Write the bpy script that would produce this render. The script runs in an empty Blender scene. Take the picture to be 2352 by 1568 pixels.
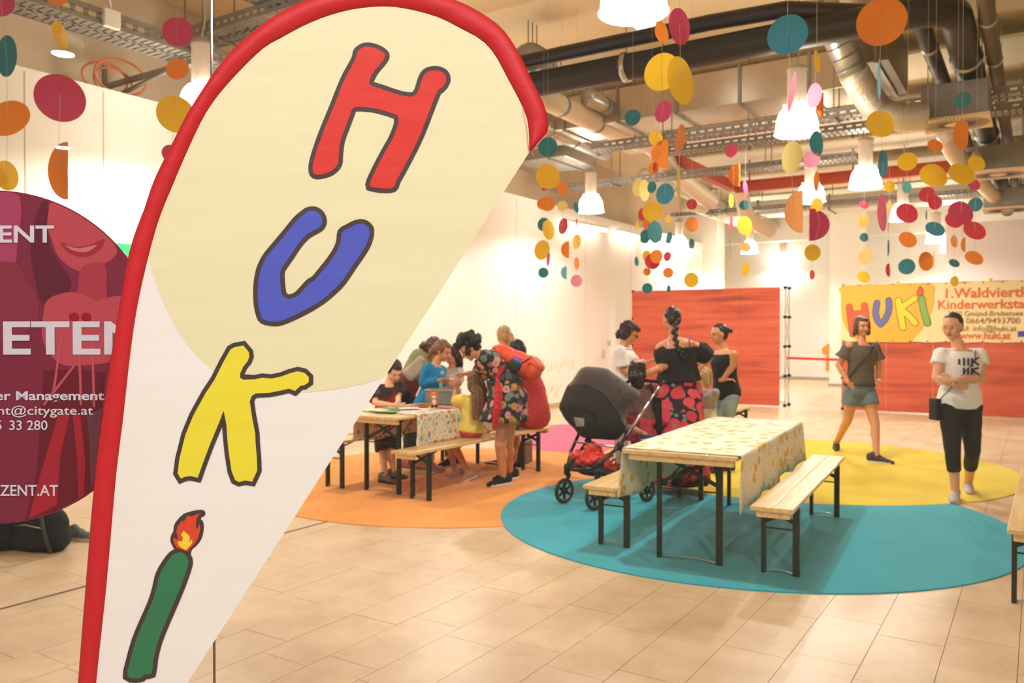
import bpy, bmesh, math, random
import numpy as np
from mathutils import Vector, Matrix
random.seed(7)
V = Vector
# ---------------------------------------------------------------- camera geometry (2352 x 1568 frame)
F = 1880.0; H = 1.58
YAW = math.radians(32.8); PIT = math.atan(24 / F)
fw = V((-math.sin(YAW) * math.cos(PIT), math.cos(YAW) * math.cos(PIT), -math.sin(PIT)))
rt = V((math.cos(YAW), math.sin(YAW), 0)); upv = rt.cross(fw)
fh = V((-math.sin(YAW), math.cos(YAW), 0)); UP = V((0, 0, 1)); CAM = V((0, 0, H))
def ray(px, py): return fw + rt * ((px - 1176) / F) + upv * ((784 - py) / F)
def Zp(px, py, z=0.0):
    d = ray(px, py); return CAM + d * ((z - H) / d.z)
def D(px, py, t): return CAM + ray(px, py) * t
def Yp(px, py, y):
    d = ray(px, py); return CAM + d * (y / d.y)
def Xp(px, py, x):
    d = ray(px, py); return CAM + d * (x / d.x)
def PV(px, py, dist):
    d = ray(px, py); return CAM + d * (dist / d.dot(fh))

sc = bpy.context.scene
col = sc.collection
cd = bpy.data.cameras.new('camera'); cam = bpy.data.objects.new('camera', cd); col.objects.link(cam)
cam.location = CAM
cam.rotation_euler = (math.pi / 2 - PIT, 0, YAW)
cd.sensor_width = 36; cd.lens = 36 * F / 2352; cd.clip_end = 200
cd.dof.use_dof = True; cd.dof.focus_distance = 1.9; cd.dof.aperture_fstop = 6.3
sc.camera = cam
wd = bpy.data.worlds.new('world'); sc.world = wd; wd.use_nodes = True
bg = wd.node_tree.nodes['Background']; bg.inputs[0].default_value = (1.0, 0.95, 0.86, 1); bg.inputs[1].default_value = 0.36
sc.view_settings.view_transform = 'Standard'; sc.view_settings.look = 'None'
sc.view_settings.gamma = 1; sc.view_settings.use_curve_mapping = False
sc.view_settings.exposure = 0.27
sc.cycles.max_bounces = 7
LAMP_W = 138.0
LAMP_COL = (1.0, 0.96, 0.915)
# ---------------------------------------------------------------- materials
def lin(c):
    if isinstance(c, str): c = [int(c[i:i + 2], 16) for i in (0, 2, 4)]
    o = []
    for v in c[:3]:
        v = v / 255.0
        o.append(v / 12.92 if v <= 0.04045 else ((v + 0.055) / 1.055) ** 2.4)
    return (o[0], o[1], o[2], 1)
MATS = {}
class NT:
    def __init__(s, m): s.t = m.node_tree; s.n = s.t.nodes; s.l = s.t.links
    def add(s, ty, **kw):
        n = s.n.new(ty)
        for k, v in kw.items():
            if k.startswith('i_'): n.inputs[k[2:].replace('_', ' ')].default_value = v
            else: setattr(n, k, v)
        return n
    def link(s, a, b): s.l.new(a, b)
def mat(name, c, rough=0.6, metal=0.0, var=0.0, vscale=8, bump=0.0, bscale=60, emit=0, ecol=None, sheen=0, stretch=None, trans=0, coat=0):
    if name in MATS: return MATS[name]
    m = bpy.data.materials.new(name); m.use_nodes = True; MATS[name] = m
    k = NT(m); b = k.n['Principled BSDF']
    c = lin(c)
    b.inputs['Base Color'].default_value = c; b.inputs['Roughness'].default_value = rough; b.inputs['Metallic'].default_value = metal
    if coat: b.inputs['Coat Weight'].default_value = coat
    if sheen: b.inputs['Sheen Weight'].default_value = sheen
    tc = k.add('ShaderNodeTexCoord')
    src = tc.outputs['Object']
    if stretch:
        mp = k.add('ShaderNodeMapping'); mp.inputs['Scale'].default_value = stretch; k.link(src, mp.inputs[0]); src = mp.outputs[0]
    if var:
        n = k.add('ShaderNodeTexNoise', i_Scale=vscale, i_Detail=5.0); k.link(src, n.inputs['Vector'])
        r = k.add('ShaderNodeMapRange'); r.inputs[1].default_value = 0.3; r.inputs[2].default_value = 0.7
        r.inputs[3].default_value = 1 - var; r.inputs[4].default_value = 1 + var * 0.5
        k.link(n.outputs[0], r.inputs[0])
        mx = k.add('ShaderNodeVectorMath', operation='MULTIPLY'); mx.inputs[0].default_value = c[:3]
        k.link(r.outputs[0], mx.inputs[1]); k.link(mx.outputs[0], b.inputs['Base Color'])
    if bump:
        n2 = k.add('ShaderNodeTexNoise', i_Scale=bscale, i_Detail=4.0); k.link(src, n2.inputs['Vector'])
        bp = k.add('ShaderNodeBump'); bp.inputs['Strength'].default_value = bump; bp.inputs['Distance'].default_value = 0.01
        k.link(n2.outputs[0], bp.inputs['Height']); k.link(bp.outputs[0], b.inputs['Normal'])
    if emit:
        b.inputs['Emission Color'].default_value = ecol or c; b.inputs['Emission Strength'].default_value = emit
    if trans:
        tr = k.add('ShaderNodeBsdfTranslucent'); tr.inputs[0].default_value = c
        mx2 = k.add('ShaderNodeMixShader'); mx2.inputs[0].default_value = trans
        k.link(b.outputs[0], mx2.inputs[1]); k.link(tr.outputs[0], mx2.inputs[2])
        k.link(mx2.outputs[0], k.n['Material Output'].inputs[0])
    return m
def floral(name, base, cols, scale=14, size=0.36, leaf=None, rough=0.8, petals=True, thr=0.0):
    if name in MATS: return MATS[name]
    m = bpy.data.materials.new(name); m.use_nodes = True; MATS[name] = m
    k = NT(m); b = k.n['Principled BSDF']; b.inputs['Roughness'].default_value = rough
    tc = k.add('ShaderNodeTexCoord')
    nz = k.add('ShaderNodeTexNoise', i_Scale=scale * 1.7, i_Detail=2.0); k.link(tc.outputs['Object'], nz.inputs['Vector'])
    ad = k.add('ShaderNodeVectorMath', operation='MULTIPLY_ADD'); k.link(nz.outputs['Color'], ad.inputs[0])
    ad.inputs[1].default_value = (0.35 / scale,) * 3; k.link(tc.outputs['Object'], ad.inputs[2])
    vo = k.add('ShaderNodeTexVoronoi', i_Scale=scale, i_Randomness=0.85); k.link(ad.outputs[0], vo.inputs['Vector'])
    sep = k.add('ShaderNodeSeparateColor'); k.link(vo.outputs['Color'], sep.inputs[0])
    cr = k.add('ShaderNodeValToRGB'); cr.color_ramp.interpolation = 'CONSTANT'
    els = cr.color_ramp.elements
    for i, cc in enumerate(cols):
        p = i / len(cols)
        e = els[i] if i < 2 else els.new(p)
        e.position = p; e.color = lin(cc)
    k.link(sep.outputs[0], cr.inputs[0])
    mk = k.add('ShaderNodeMath', operation='LESS_THAN'); k.link(vo.outputs['Distance'], mk.inputs[0]); mk.inputs[1].default_value = size
    # leaves : second voronoi
    bc = k.add('ShaderNodeRGB'); bc.outputs[0].default_value = lin(base)
    last = bc.outputs[0]
    if leaf:
        vo2 = k.add('ShaderNodeTexVoronoi', i_Scale=scale * 2.1, i_Randomness=1.0); k.link(ad.outputs[0], vo2.inputs['Vector'])
        mp = k.add('ShaderNodeMath', operation='LESS_THAN'); k.link(vo2.outputs['Distance'], mp.inputs[0]); mp.inputs[1].default_value = 0.27
        x = k.add('ShaderNodeMix', data_type='RGBA'); k.link(mp.outputs[0], x.inputs[0]); k.link(last, x.inputs[6]); x.inputs[7].default_value = lin(leaf)
        last = x.outputs[2]
    x = k.add('ShaderNodeMix', data_type='RGBA'); k.link(mk.outputs[0], x.inputs[0]); k.link(last, x.inputs[6]); k.link(cr.outputs[0], x.inputs[7])
    last = x.outputs[2]
    if petals:
        ce = k.add('ShaderNodeMath', operation='LESS_THAN'); k.link(vo.outputs['Distance'], ce.inputs[0]); ce.inputs[1].default_value = size * 0.28
        x = k.add('ShaderNodeMix', data_type='RGBA'); k.link(ce.outputs[0], x.inputs[0]); k.link(last, x.inputs[6]); x.inputs[7].default_value = lin(leaf or base)
        last = x.outputs[2]
    k.link(last, b.inputs['Base Color'])
    return m
def lightmat(name, c, s):
    if name in MATS: return MATS[name]
    m = bpy.data.materials.new(name); m.use_nodes = True; MATS[name] = m
    k = NT(m); k.n.remove(k.n['Principled BSDF'])
    e = k.add('ShaderNodeEmission'); e.inputs[0].default_value = (c[0], c[1], c[2], 1); e.inputs[1].default_value = s
    k.link(e.outputs[0], k.n['Material Output'].inputs[0]); return m
def wood(name, c1, c2, axis=1, scale=3.0):
    if name in MATS: return MATS[name]
    m = bpy.data.materials.new(name); m.use_nodes = True; MATS[name] = m
    k = NT(m); b = k.n['Principled BSDF']; b.inputs['Roughness'].default_value = 0.38; b.inputs['Coat Weight'].default_value = 0.25
    tc = k.add('ShaderNodeTexCoord'); mp = k.add('ShaderNodeMapping')
    s = [26.0, 26.0, 26.0]; s[axis] = 1.3; mp.inputs['Scale'].default_value = s
    k.link(tc.outputs['Object'], mp.inputs[0])
    n = k.add('ShaderNodeTexNoise', i_Scale=scale * 0.4, i_Detail=6.0, i_Distortion=0.6); k.link(mp.outputs[0], n.inputs['Vector'])
    cr = k.add('ShaderNodeValToRGB'); cr.color_ramp.elements[0].position = 0.32; cr.color_ramp.elements[0].color = lin(c2)
    cr.color_ramp.elements[1].position = 0.6; cr.color_ramp.elements[1].color = lin(c1); k.link(n.outputs[0], cr.inputs[0])
    vo = k.add('ShaderNodeTexVoronoi', i_Scale=5.0); k.link(tc.outputs['Object'], vo.inputs['Vector'])
    lt = k.add('ShaderNodeMath', operation='LESS_THAN'); k.link(vo.outputs['Distance'], lt.inputs[0]); lt.inputs[1].default_value = 0.06
    x = k.add('ShaderNodeMix', data_type='RGBA'); k.link(lt.outputs[0], x.inputs[0]); k.link(cr.outputs[0], x.inputs[6]); x.inputs[7].default_value = lin((178, 120, 62))
    k.link(x.outputs[2], b.inputs['Base Color']); return m
# ---------------------------------------------------------------- mesh builder
class MB:
    def __init__(s): s.v = []; s.f = []; s.sm = []; s.seg = []
    def raw(s, vs, fs, smooth=False):
        o = len(s.v); s.seg.append((o, len(s.f), len(vs), len(fs))); s.v += [tuple(p) for p in vs]; s.f += [tuple(i + o for i in f) for f in fs]; s.sm += [smooth] * len(fs); return s
    def box(s, c, size, rot=None):
        hx, hy, hz = [q / 2 for q in size]
        vs = [V((x * hx, y * hy, z * hz)) for x in (-1, 1) for y in (-1, 1) for z in (-1, 1)]
        if rot is not None: vs = [rot @ p for p in vs]
        c = V(c)
        return s.raw([p + c for p in vs], [(0, 1, 3, 2), (4, 6, 7, 5), (0, 4, 5, 1), (2, 3, 7, 6), (0, 2, 6, 4), (1, 5, 7, 3)])
    def bar(s, a, b, w, h, upd=(0, 0, 1)):
        a, b = V(a), V(b); d = (b - a); L = d.length; d.normalize()
        u = V(upd)
        if abs(d.dot(u)) > 0.95: u = V((1, 0, 0)) if abs(d.x) < 0.9 else V((0, 1, 0))
        x = d.cross(u).normalized(); z = x.cross(d).normalized()
        R = Matrix((x, d, z)).transposed()
        return s.box((a + b) / 2, (w, L, h), R)
    def tube(s, pts, r, seg=10, cap=True, closed=False):
        pts = [V(p) for p in pts]; n = len(pts)
        rs = r if isinstance(r, (list, tuple)) else [r] * n
        o = len(s.v); prev = None; rings = []
        for i, p in enumerate(pts):
            if closed: t = (pts[(i + 1) % n] - pts[i - 1])
            else: t = (pts[min(i + 1, n - 1)] - pts[max(i - 1, 0)])
            if t.length < 1e-9: t = V((0, 0, 1))
            t.normalize()
            if prev is None:
                a = V((0, 0, 1)) if abs(t.z) < 0.9 else V((1, 0, 0)); x = t.cross(a).normalized()
            else:
                x = prev - t * prev.dot(t)
                x = x.normalized() if x.length > 1e-6 else t.orthogonal().normalized()
            prev = x; y = t.cross(x)
            rings.append([p + x * (rs[i] * math.cos(2 * math.pi * j / seg)) + y * (rs[i] * math.sin(2 * math.pi * j / seg)) for j in range(seg)])
        vs = [q for rg in rings for q in rg]; fs = []
        m = n if closed else n - 1
        for i in range(m):
            i2 = (i + 1) % n
            for j in range(seg):
                k = (j + 1) % seg
                fs.append((i * seg + j, i * seg + k, i2 * seg + k, i2 * seg + j))
        if cap and not closed:
            fs.append(tuple(range(seg))[::-1]); fs.append(tuple((n - 1) * seg + j for j in range(seg)))
        return s.raw(vs, fs, True)
    def cone(s, a, ra, b, rb, seg=12):      # tapered capsule
        a, b = V(a), V(b); d = b - a; L = d.length
        if L < 1e-5: return s.ell(a, (ra, ra, ra))
        d.normalize(); pts = []; rs = []
        for k in (80, 60, 40, 20): th = math.radians(k); pts.append(a - d * ra * math.sin(th)); rs.append(ra * math.cos(th))
        pts.append(a); rs.append(ra); pts.append(b); rs.append(rb)
        for k in (20, 40, 60, 80): th = math.radians(k); pts.append(b + d * rb * math.sin(th)); rs.append(rb * math.cos(th))
        return s.tube(pts, rs, seg)
    def ell(s, c, r, R=None, seg=14, rings=9):
        vs = []; fs = []; c = V(c)
        if not isinstance(r, (tuple, list)): r = (r, r, r)
        for i in range(1, rings):
            th = math.pi * i / rings
            for j in range(seg):
                ph = 2 * math.pi * j / seg
                p = V((r[0] * math.sin(th) * math.cos(ph), r[1] * math.sin(th) * math.sin(ph), r[2] * math.cos(th)))
                vs.append((R @ p if R is not None else p) + c)
        t = V((0, 0, r[2])); vs.append((R @ t if R is not None else t) + c); vs.append(c - (R @ t if R is not None else t))
        for i in range(rings - 2):
            for j in range(seg):
                k = (j + 1) % seg; fs.append((i * seg + j, (i + 1) * seg + j, (i + 1) * seg + k, i * seg + k))
        T = len(vs) - 2
        for j in range(seg):
            k = (j + 1) % seg; fs.append((T, j, k)); fs.append((T + 1, (rings - 2) * seg + k, (rings - 2) * seg + j))
        return s.raw(vs, fs, True)
    def loft(s, secs, cap=True, smooth=True):
        n = len(secs[0]); vs = [p for r in secs for p in r]; fs = []
        for i in range(len(secs) - 1):
            for j in range(n):
                k = (j + 1) % n; fs.append((i * n + j, i * n + k, (i + 1) * n + k, (i + 1) * n + j))
        if cap: fs.append(tuple(range(n))[::-1]); fs.append(tuple((len(secs) - 1) * n + j for j in range(n)))
        return s.raw(vs, fs, smooth)
    def lathe(s, prof, c=(0, 0, 0), seg=24):
        secs = [[V(c) + V((r * math.cos(2 * math.pi * j / seg), r * math.sin(2 * math.pi * j / seg), z)) for j in range(seg)] for r, z in prof]
        return s.loft(secs, cap=False)
    def prism(s, pts, n):                # pts: 3D polygon, n: thickness vector
        pts = [V(p) for p in pts]; n = V(n); m = len(pts)
        from mathutils.geometry import tessellate_polygon
        tris = tessellate_polygon([pts])
        vs = pts + [p + n for p in pts]; fs = [tuple(t) for t in tris] + [tuple(i + m for i in t[::-1]) for t in tris]
        fs += [(i, (i + 1) % m, (i + 1) % m + m, i + m) for i in range(m)]
        return s.raw(vs, fs)
SPLIT = {'hanger', 'eyelet', 'clip', 'hub', 'bracket', 'flange', 'slot', 'seam_ring', 'collar', 'seam', 'printed_letters', 'foot'}
WM = {}
def link(o): col.objects.link(o); return o
def thing(name, label=None, cat=None, loc=(0, 0, 0), rz=0, group=None):
    o = bpy.data.objects.new(name, None); link(o); o.location = loc; o.rotation_euler = (0, 0, rz); o.empty_display_size = 0.1
    WM[o] = Matrix.Translation(V(loc)) @ Matrix.Rotation(rz, 4, 'Z')
    tag(o, label, cat, group); return o
def tag(o, label=None, cat=None, group=None, kind=None):
    if label: o['label'] = label
    if cat: o['category'] = cat
    if group: o['group'] = group
    if kind: o['kind'] = kind
    return o
def mkmesh(name, mb, fix=True, M=None):
    me = bpy.data.meshes.new(name)
    vs = mb.v
    if M is not None: vs = [tuple(M @ V(p)) for p in vs]
    me.from_pydata(vs, [], mb.f); me.update()
    me.polygons.foreach_set('use_smooth', mb.sm)
    if fix:
        b = bmesh.new(); b.from_mesh(me); bmesh.ops.recalc_face_normals(b, faces=b.faces); b.to_mesh(me); b.free()
    return me
def obj(name, mb, m, parent=None, local=False, label=None, kind=None, bevel=0, origin=None, fix=True):
    if name in SPLIT and isinstance(mb, MB) and len(mb.seg) > 1 and parent is not None:
        r = None
        for (vo, fo, nv, nf) in mb.seg:
            q = MB(); q.v = mb.v[vo:vo + nv]; q.f = [tuple(i - vo for i in fc) for fc in mb.f[fo:fo + nf]]; q.sm = mb.sm[fo:fo + nf]; q.seg = [0]
            r = obj(name, q, m, parent, local, label, kind, bevel, origin, fix)
        return r
    root = parent
    M = None
    if parent is not None:
        r = parent
        while r.parent is not None: r = r.parent
        if not local and r in WM: M = WM[r].inverted()
    elif origin is not None: M = Matrix.Translation(-V(origin))
    me = mkmesh(name, mb, fix, M) if isinstance(mb, MB) else mb
    if m is not None: me.materials.clear(); me.materials.append(m)
    o = bpy.data.objects.new(name, me); link(o)
    if parent is not None: o.parent = parent
    elif origin is not None: o.location = origin
    if bevel:
        md = o.modifiers.new('b', 'BEVEL'); md.width = bevel; md.segments = 2; md.limit_method = 'ANGLE'
    if label: o['label'] = label
    if kind: o['kind'] = kind
    return o
def copy_tree(o, parent=None):
    c = o.copy(); link(c)
    if parent is not None: c.parent = parent
    for ch in list(o.children): copy_tree(ch, c)
    return c
TMP = []
def remesh(mb, vox=0.01, smooth=3, disp=0, dscale=0.05):
    """turn a union of overlapping closed shapes into one continuous skin"""
    me = mkmesh('tmp', mb)
    o = bpy.data.objects.new('tmp', me); link(o)
    r = o.modifiers.new('r', 'REMESH'); r.mode = 'VOXEL'; r.voxel_size = vox; r.use_smooth_shade = True
    if smooth:
        s = o.modifiers.new('s', 'SMOOTH'); s.factor = 0.5; s.iterations = smooth
    dg = bpy.context.evaluated_depsgraph_get(); dg.update()
    me2 = bpy.data.meshes.new_from_object(o.evaluated_get(dg))
    bpy.data.objects.remove(o); bpy.data.meshes.remove(me)
    n = len(me2.vertices); co = np.empty(n * 3, np.float32); me2.vertices.foreach_get('co', co); co = co.reshape(-1, 3)
    if disp:
        no = np.empty(n * 3, np.float32); me2.vertices.foreach_get('normal', no); no = no.reshape(-1, 3)
        q = co / dscale
        w = (np.sin(q[:, 0] * 2.1 + np.sin(q[:, 1] * 1.7) * 2) + np.sin(q[:, 1] * 2.9 + q[:, 2] * 1.3) + np.sin(q[:, 2] * 3.3 + np.sin(q[:, 0] * 2.3) * 2)) / 3
        co = co + no * (w * disp)[:, None]
    out = MB(); out.v = [tuple(map(float, p)) for p in co]; out.f = [tuple(p.vertices) for p in me2.polygons]; out.sm = [True] * len(out.f)
    bpy.data.meshes.remove(me2)
    return out
def smooth_poly(pts, n=4):
    m = len(pts); o = []
    for i in range(m):
        p0, p1, p2, p3 = [V((*pts[(i + k) % m], 0)) for k in (-1, 0, 1, 2)]
        for j in range(n):
            t = j / n
            q = 0.5 * ((2 * p1) + (p2 - p0) * t + (2 * p0 - 5 * p1 + 4 * p2 - p3) * t * t + (3 * p1 - p0 - 3 * p2 + p3) * t ** 3)
            o.append((q.x, q.y))
    return o
def offset_poly(pts, d):
    m = len(pts); A = sum(pts[i][0] * pts[(i + 1) % m][1] - pts[(i + 1) % m][0] * pts[i][1] for i in range(m))
    s = 1 if A > 0 else -1; o = []
    for i in range(m):
        a, b, c = pts[i - 1], pts[i], pts[(i + 1) % m]
        n1 = V((b[1] - a[1], a[0] - b[0])); n2 = V((c[1] - b[1], b[0] - c[0]))
        if n1.length < 1e-6: n1 = n2
        if n2.length < 1e-6: n2 = n1
        n1.normalize(); n2.normalize(); n = n1 + n2
        if n.length < 0.3: n = n1
        n.normalize(); k = d * s / max(0.55, n.dot(n1)); o.append((b[0] + n.x * k, b[1] + n.y * k))
    return o
def text_mesh(name, txt, size, origin, ex, ey, m, parent, align='LEFT', bold=0.0, thick=0.0006, sx=1.0, shear=0.0):
    cu = bpy.data.curves.new('t', 'FONT'); cu.body = txt; cu.size = size; cu.align_x = align; cu.extrude = thick; cu.offset = bold; cu.shear = shear
    cu.resolution_u = 3
    t = bpy.data.objects.new('t', cu); link(t)
    dg = bpy.context.evaluated_depsgraph_get(); dg.update()
    me = bpy.data.meshes.new_from_object(t.evaluated_get(dg)); bpy.data.objects.remove(t)
    ex = V(ex).normalized(); ey = V(ey).normalized(); ez = ex.cross(ey)
    M = Matrix.Translation(V(origin)) @ Matrix((ex * sx, ey, ez)).transposed().to_4x4()
    r = parent
    while r.parent is not None: r = r.parent
    if r in WM: M = WM[r].inverted() @ M
    me.transform(M)
    return obj(name, me, m, parent)
# ================================================================= ROOM
M_wall = mat('white_wall', (246, 242, 232), 0.75, bump=0.03, bscale=90)
M_upper = mat('beige_plaster', (214, 196, 168), 0.85, var=0.12, vscale=1.2, bump=0.1, bscale=30)
M_ceil = mat('ceiling_paint', (234, 214, 174), 0.85, var=0.1, vscale=0.8)
M_white = mat('white_paint', (240, 238, 232), 0.5)
M_steel = mat('galvanised', (190, 188, 180), 0.32, 0.85, var=0.2, vscale=3)
M_steel2 = mat('dull_steel', (150, 146, 138), 0.5, 0.6, var=0.2, vscale=4)
M_black = mat('black_foam', (36, 29, 24), 0.5, var=0.15, vscale=5)
M_dark = mat('black_metal', (34, 34, 34), 0.4, 0.3)
M_cream = mat('cream_pipe', (226, 206, 170), 0.45)
M_red = mat('red_beam', (176, 66, 36), 0.6)
M_grout = mat('grout', (166, 134, 100), 0.9)
def floor_mat():
    m = bpy.data.materials.new('floor_tile'); m.use_nodes = True
    k = NT(m); b = k.n['Principled BSDF']
    g = k.add('ShaderNodeNewGeometry')
    n = k.add('ShaderNodeTexNoise', i_Scale=2.2, i_Detail=7.0, i_Roughness=0.65); k.link(g.outputs['Position'], n.inputs['Vector'])
    cr = k.add('ShaderNodeValToRGB'); e = cr.color_ramp.elements
    e[0].position = 0.3; e[0].color = lin((202, 174, 138)); e[1].position = 0.68; e[1].color = lin((230, 206, 172)); k.link(n.outputs[0], cr.inputs[0])
    mp = k.add('ShaderNodeMapping'); mp.inputs['Scale'].default_value = (9, 3, 1); k.link(g.outputs['Position'], mp.inputs[0])
    n3 = k.add('ShaderNodeTexNoise', i_Scale=3.0, i_Detail=4.0); k.link(mp.outputs[0], n3.inputs['Vector'])
    mr = k.add('ShaderNodeMapRange'); mr.inputs[3].default_value = 0.93; mr.inputs[4].default_value = 1.06; k.link(n3.outputs[0], mr.inputs[0])
    mx = k.add('ShaderNodeVectorMath', operation='MULTIPLY'); k.link(cr.outputs[0], mx.inputs[0]); k.link(mr.outputs[0], mx.inputs[1])
    k.link(mx.outputs[0], b.inputs['Base Color'])
    r = k.add('ShaderNodeMapRange'); r.inputs[3].default_value = 0.30; r.inputs[4].default_value = 0.46; k.link(n.outputs[0], r.inputs[0]); k.link(r.outputs[0], b.inputs['Roughness'])
    return m
M_tile = floor_mat()
X0, TW, TL = -0.075, 0.3135, 0.645
phase = {-1: 4.78, -2: 4.60, -3: 4.115, -4: 4.11, -5: 3.965, -6: 3.315, -7: 4.135, -8: 2.853, -9: 3.50, -10: 2.704, -11: 2.866, -12: 3.37}
phase = {-1: 4.78, -2: 4.60, -3: 4.115, -5: 4.11, -6: 3.965, -7: 4.135, -9: 2.853, -10: 2.704, -11: 2.866, -12: 3.37}
floor = obj('floor', MB().box((-1.2, 12.2, -0.05), (16.4, 31.6, 0.092)), M_grout, kind='structure')
RUGS = [('pink', (-5.016, 11.11), 2.0, 0.004, (214, 86, 128)), ('orange', (-5.21, 7.058), 2.218, 0.0065, (244, 160, 66)),
        ('blue', (-2.108, 6.934), 2.081, 0.009, (8, 168, 190)), ('yellow', (-2.43, 9.97), 2.349, 0.0115, (230, 202, 18))]
tiles = []
for i in range(-29, 22):
    x = X0 + (i + 0.5) * TW
    ph = phase.get(i, random.Random(i).random() * TL) % TL
    for j in range(-6, 43):
        y = ph + (j + 0.5) * TL
        if x < -8.4 or x > 6.9 or y > 27.6 or y < -3.4: continue
        tiles.append((x, y))
def inview(p):
    v = V(p) - CAM; d = v.dot(fw)
    if d < 0.5: return None
    px = 1176 + F * v.dot(rt) / d; py = 784 - F * v.dot(upv) / d
    return px, py, d
sel = []
for (x, y) in tiles:
    q = inview((x, y, 0))
    if q is None or not (-60 < q[0] < 2412 and 760 < q[1] < 1620): continue
    if any((x - c[0]) ** 2 + (y - c[1]) ** 2 < (r - 0.35) ** 2 for _, c, r, _, _ in RUGS): continue
    if q[1] > 1568 - 0 and False: continue
    # hidden behind the flag and its print
    if 300 < q[0] < 1216 - 786 * (q[1] - 349) / 1218 - 70 and q[1] > 820: continue
    sel.append((q[2], x, y))
sel.sort(); near = set((x, y) for _, x, y in sel[:295])
tme = MB().box((0, 0, -0.004), (TW - 0.003, TL - 0.003, 0.008)); tm = mkmesh('tile', tme); tm.materials.append(M_tile)
rest = MB()
for (x, y) in tiles:
    if (x, y) in near:
        o = bpy.data.objects.new('tile', tm); link(o); o.parent = floor; o.location = (x, y, random.uniform(-0.0004, 0.0004))
    else: rest.box((x, y, -0.004), (TW - 0.004, TL - 0.004, 0.008))
obj('floor_tiles', rest, M_tile, floor, kind='stuff')
gr = MB().box((-4.955, 1.2, 0.0006), (0.028, 8.2, 0.001)); obj('trim_1', gr, mat('groove', (110, 92, 70), 0.8), kind='structure')

wl = MB().box((-8.7, 10.0, 2.085), (0.6, 27.2, 4.17)); wall_left = obj('wall_left', wl, M_wall, kind='structure')
sm_ = MB()
for px in (1186, 1345, 1448, 60, 240):
    p = Xp(px, 700, -8.4); sm_.box((-8.399, p.y, 2.08), (0.004, 0.012, 4.1))
obj('seam', sm_, mat('seam', (206, 190, 160), 0.8), wall_left)
M_mark = floral('paint_marks', (246, 240, 226), ['5aa8c0', 'd8b070', 'f0ead8', 'e0d0b0', 'b8c8a0', 'f6f0e2'], 20, 0.22, petals=False)
for px0, py0, px1, py1, nm in ((1246, 838, 1320, 866, 'paint_mark'), (1252, 884, 1286, 930, 'paint_mark')):
    mk = MB(); rr = random.Random(px0)
    for q in range(12):
        a = Xp(px0 + (px1 - px0) * q / 12, rr.uniform(py0, py1), -8.398); mk.bar(a, a + V((0, rr.uniform(0.02, 0.1), rr.uniform(0.06, 0.2))), 0.002, 0.03)
    obj(nm, mk, mat('paint_mark', (226, 212, 178), 0.7), wall_left)
obj('wall_upper_left', MB().box((-9.25, 12, 2.9), (0.5, 31, 5.8)), M_upper, kind='structure')
obj('wall_pier', MB().box((-8.55, 23.75, 2.8), (1.2, 0.7, 5.6)), M_wall, kind='structure')
obj('wall_back', MB().box((-1.2, 27.65, 2.8), (16.2, 0.4, 5.6)), mat('far_wall', (244, 242, 236), 0.7), kind='structure')
obj('wall_back_right', MB().box((3.4, 20.2, 1.95), (10.25, 0.4, 3.9)), mat('far_wall2', (248, 244, 238), 0.7), kind='structure')
obj('wall_right', MB().box((7.1, 12.2, 2.8), (0.3, 31.6, 5.6)), M_wall, kind='structure')
obj('ceiling', MB().box((-1.2, 12.2, 5.7), (16.4, 31.6, 0.2)), M_ceil, kind='structure')
obj('trim_2', MB().box((-1.2, 26.3, 5.0), (15.4, 0.5, 1.2)), M_white, kind='structure')
obj('baseboard_left', MB().box((-8.385, 10, 0.05), (0.03, 27.2, 0.1)), mat('skirting', (196, 170, 130), 0.6), kind='structure')
obj('baseboard_back', MB().box((-4.4, 27.43, 0.05), (7.9, 0.04, 0.1)), mat('grey_base', (170, 168, 160), 0.6), kind='structure')
p = Yp(1952, 888, 24.7)
clm = obj('column', MB().box((-4.62, 24.9, 2.8), (0.86, 0.6, 5.6)), M_wall, kind='structure')
obj('column_base', MB().box((-4.62, 24.9, 0.04), (0.92, 0.66, 0.08)), mat('grey_base', (170, 168, 160)), clm)
bm_ = MB().box((-1.2, 7.45, 5.42), (15.6, 0.7, 0.36)); obj('trim_3', bm_, M_ceil, kind='structure')
# ceiling boards beyond the pipe : pale boards running across the room
k = 0
for y, z, c in ((12.9, 5.35, (232, 224, 196)), (15.2, 5.3, (240, 234, 214)), (17.6, 5.3, (236, 230, 210)), (20.0, 5.25, (240, 236, 222)), (22.6, 5.2, (240, 238, 226))):
    t = thing('acoustic_board', ['pale acoustic ceiling board directly beyond the silver flexible duct', 'pale acoustic ceiling board above the first row of red beam', 'pale acoustic ceiling board beyond the red beam', 'pale acoustic ceiling board in the far half of the hall', 'pale acoustic ceiling board nearest the far wall'][k], 'ceiling board', (-1.5, y, z), 0, 'acoustic boards under the ceiling')
    obj('board', MB().box((-1.5, y, z), (11.5, 1.25, 0.05)), mat('board%d' % k, c, 0.8), t, bevel=0.01)
    hb = MB()
    for x in (-6.5, -3, 0.5, 3.5): hb.bar((x, y, z), (x, y, 5.6), 0.012, 0.012)
    obj('hanger', hb, M_steel2, t); k += 1
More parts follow.
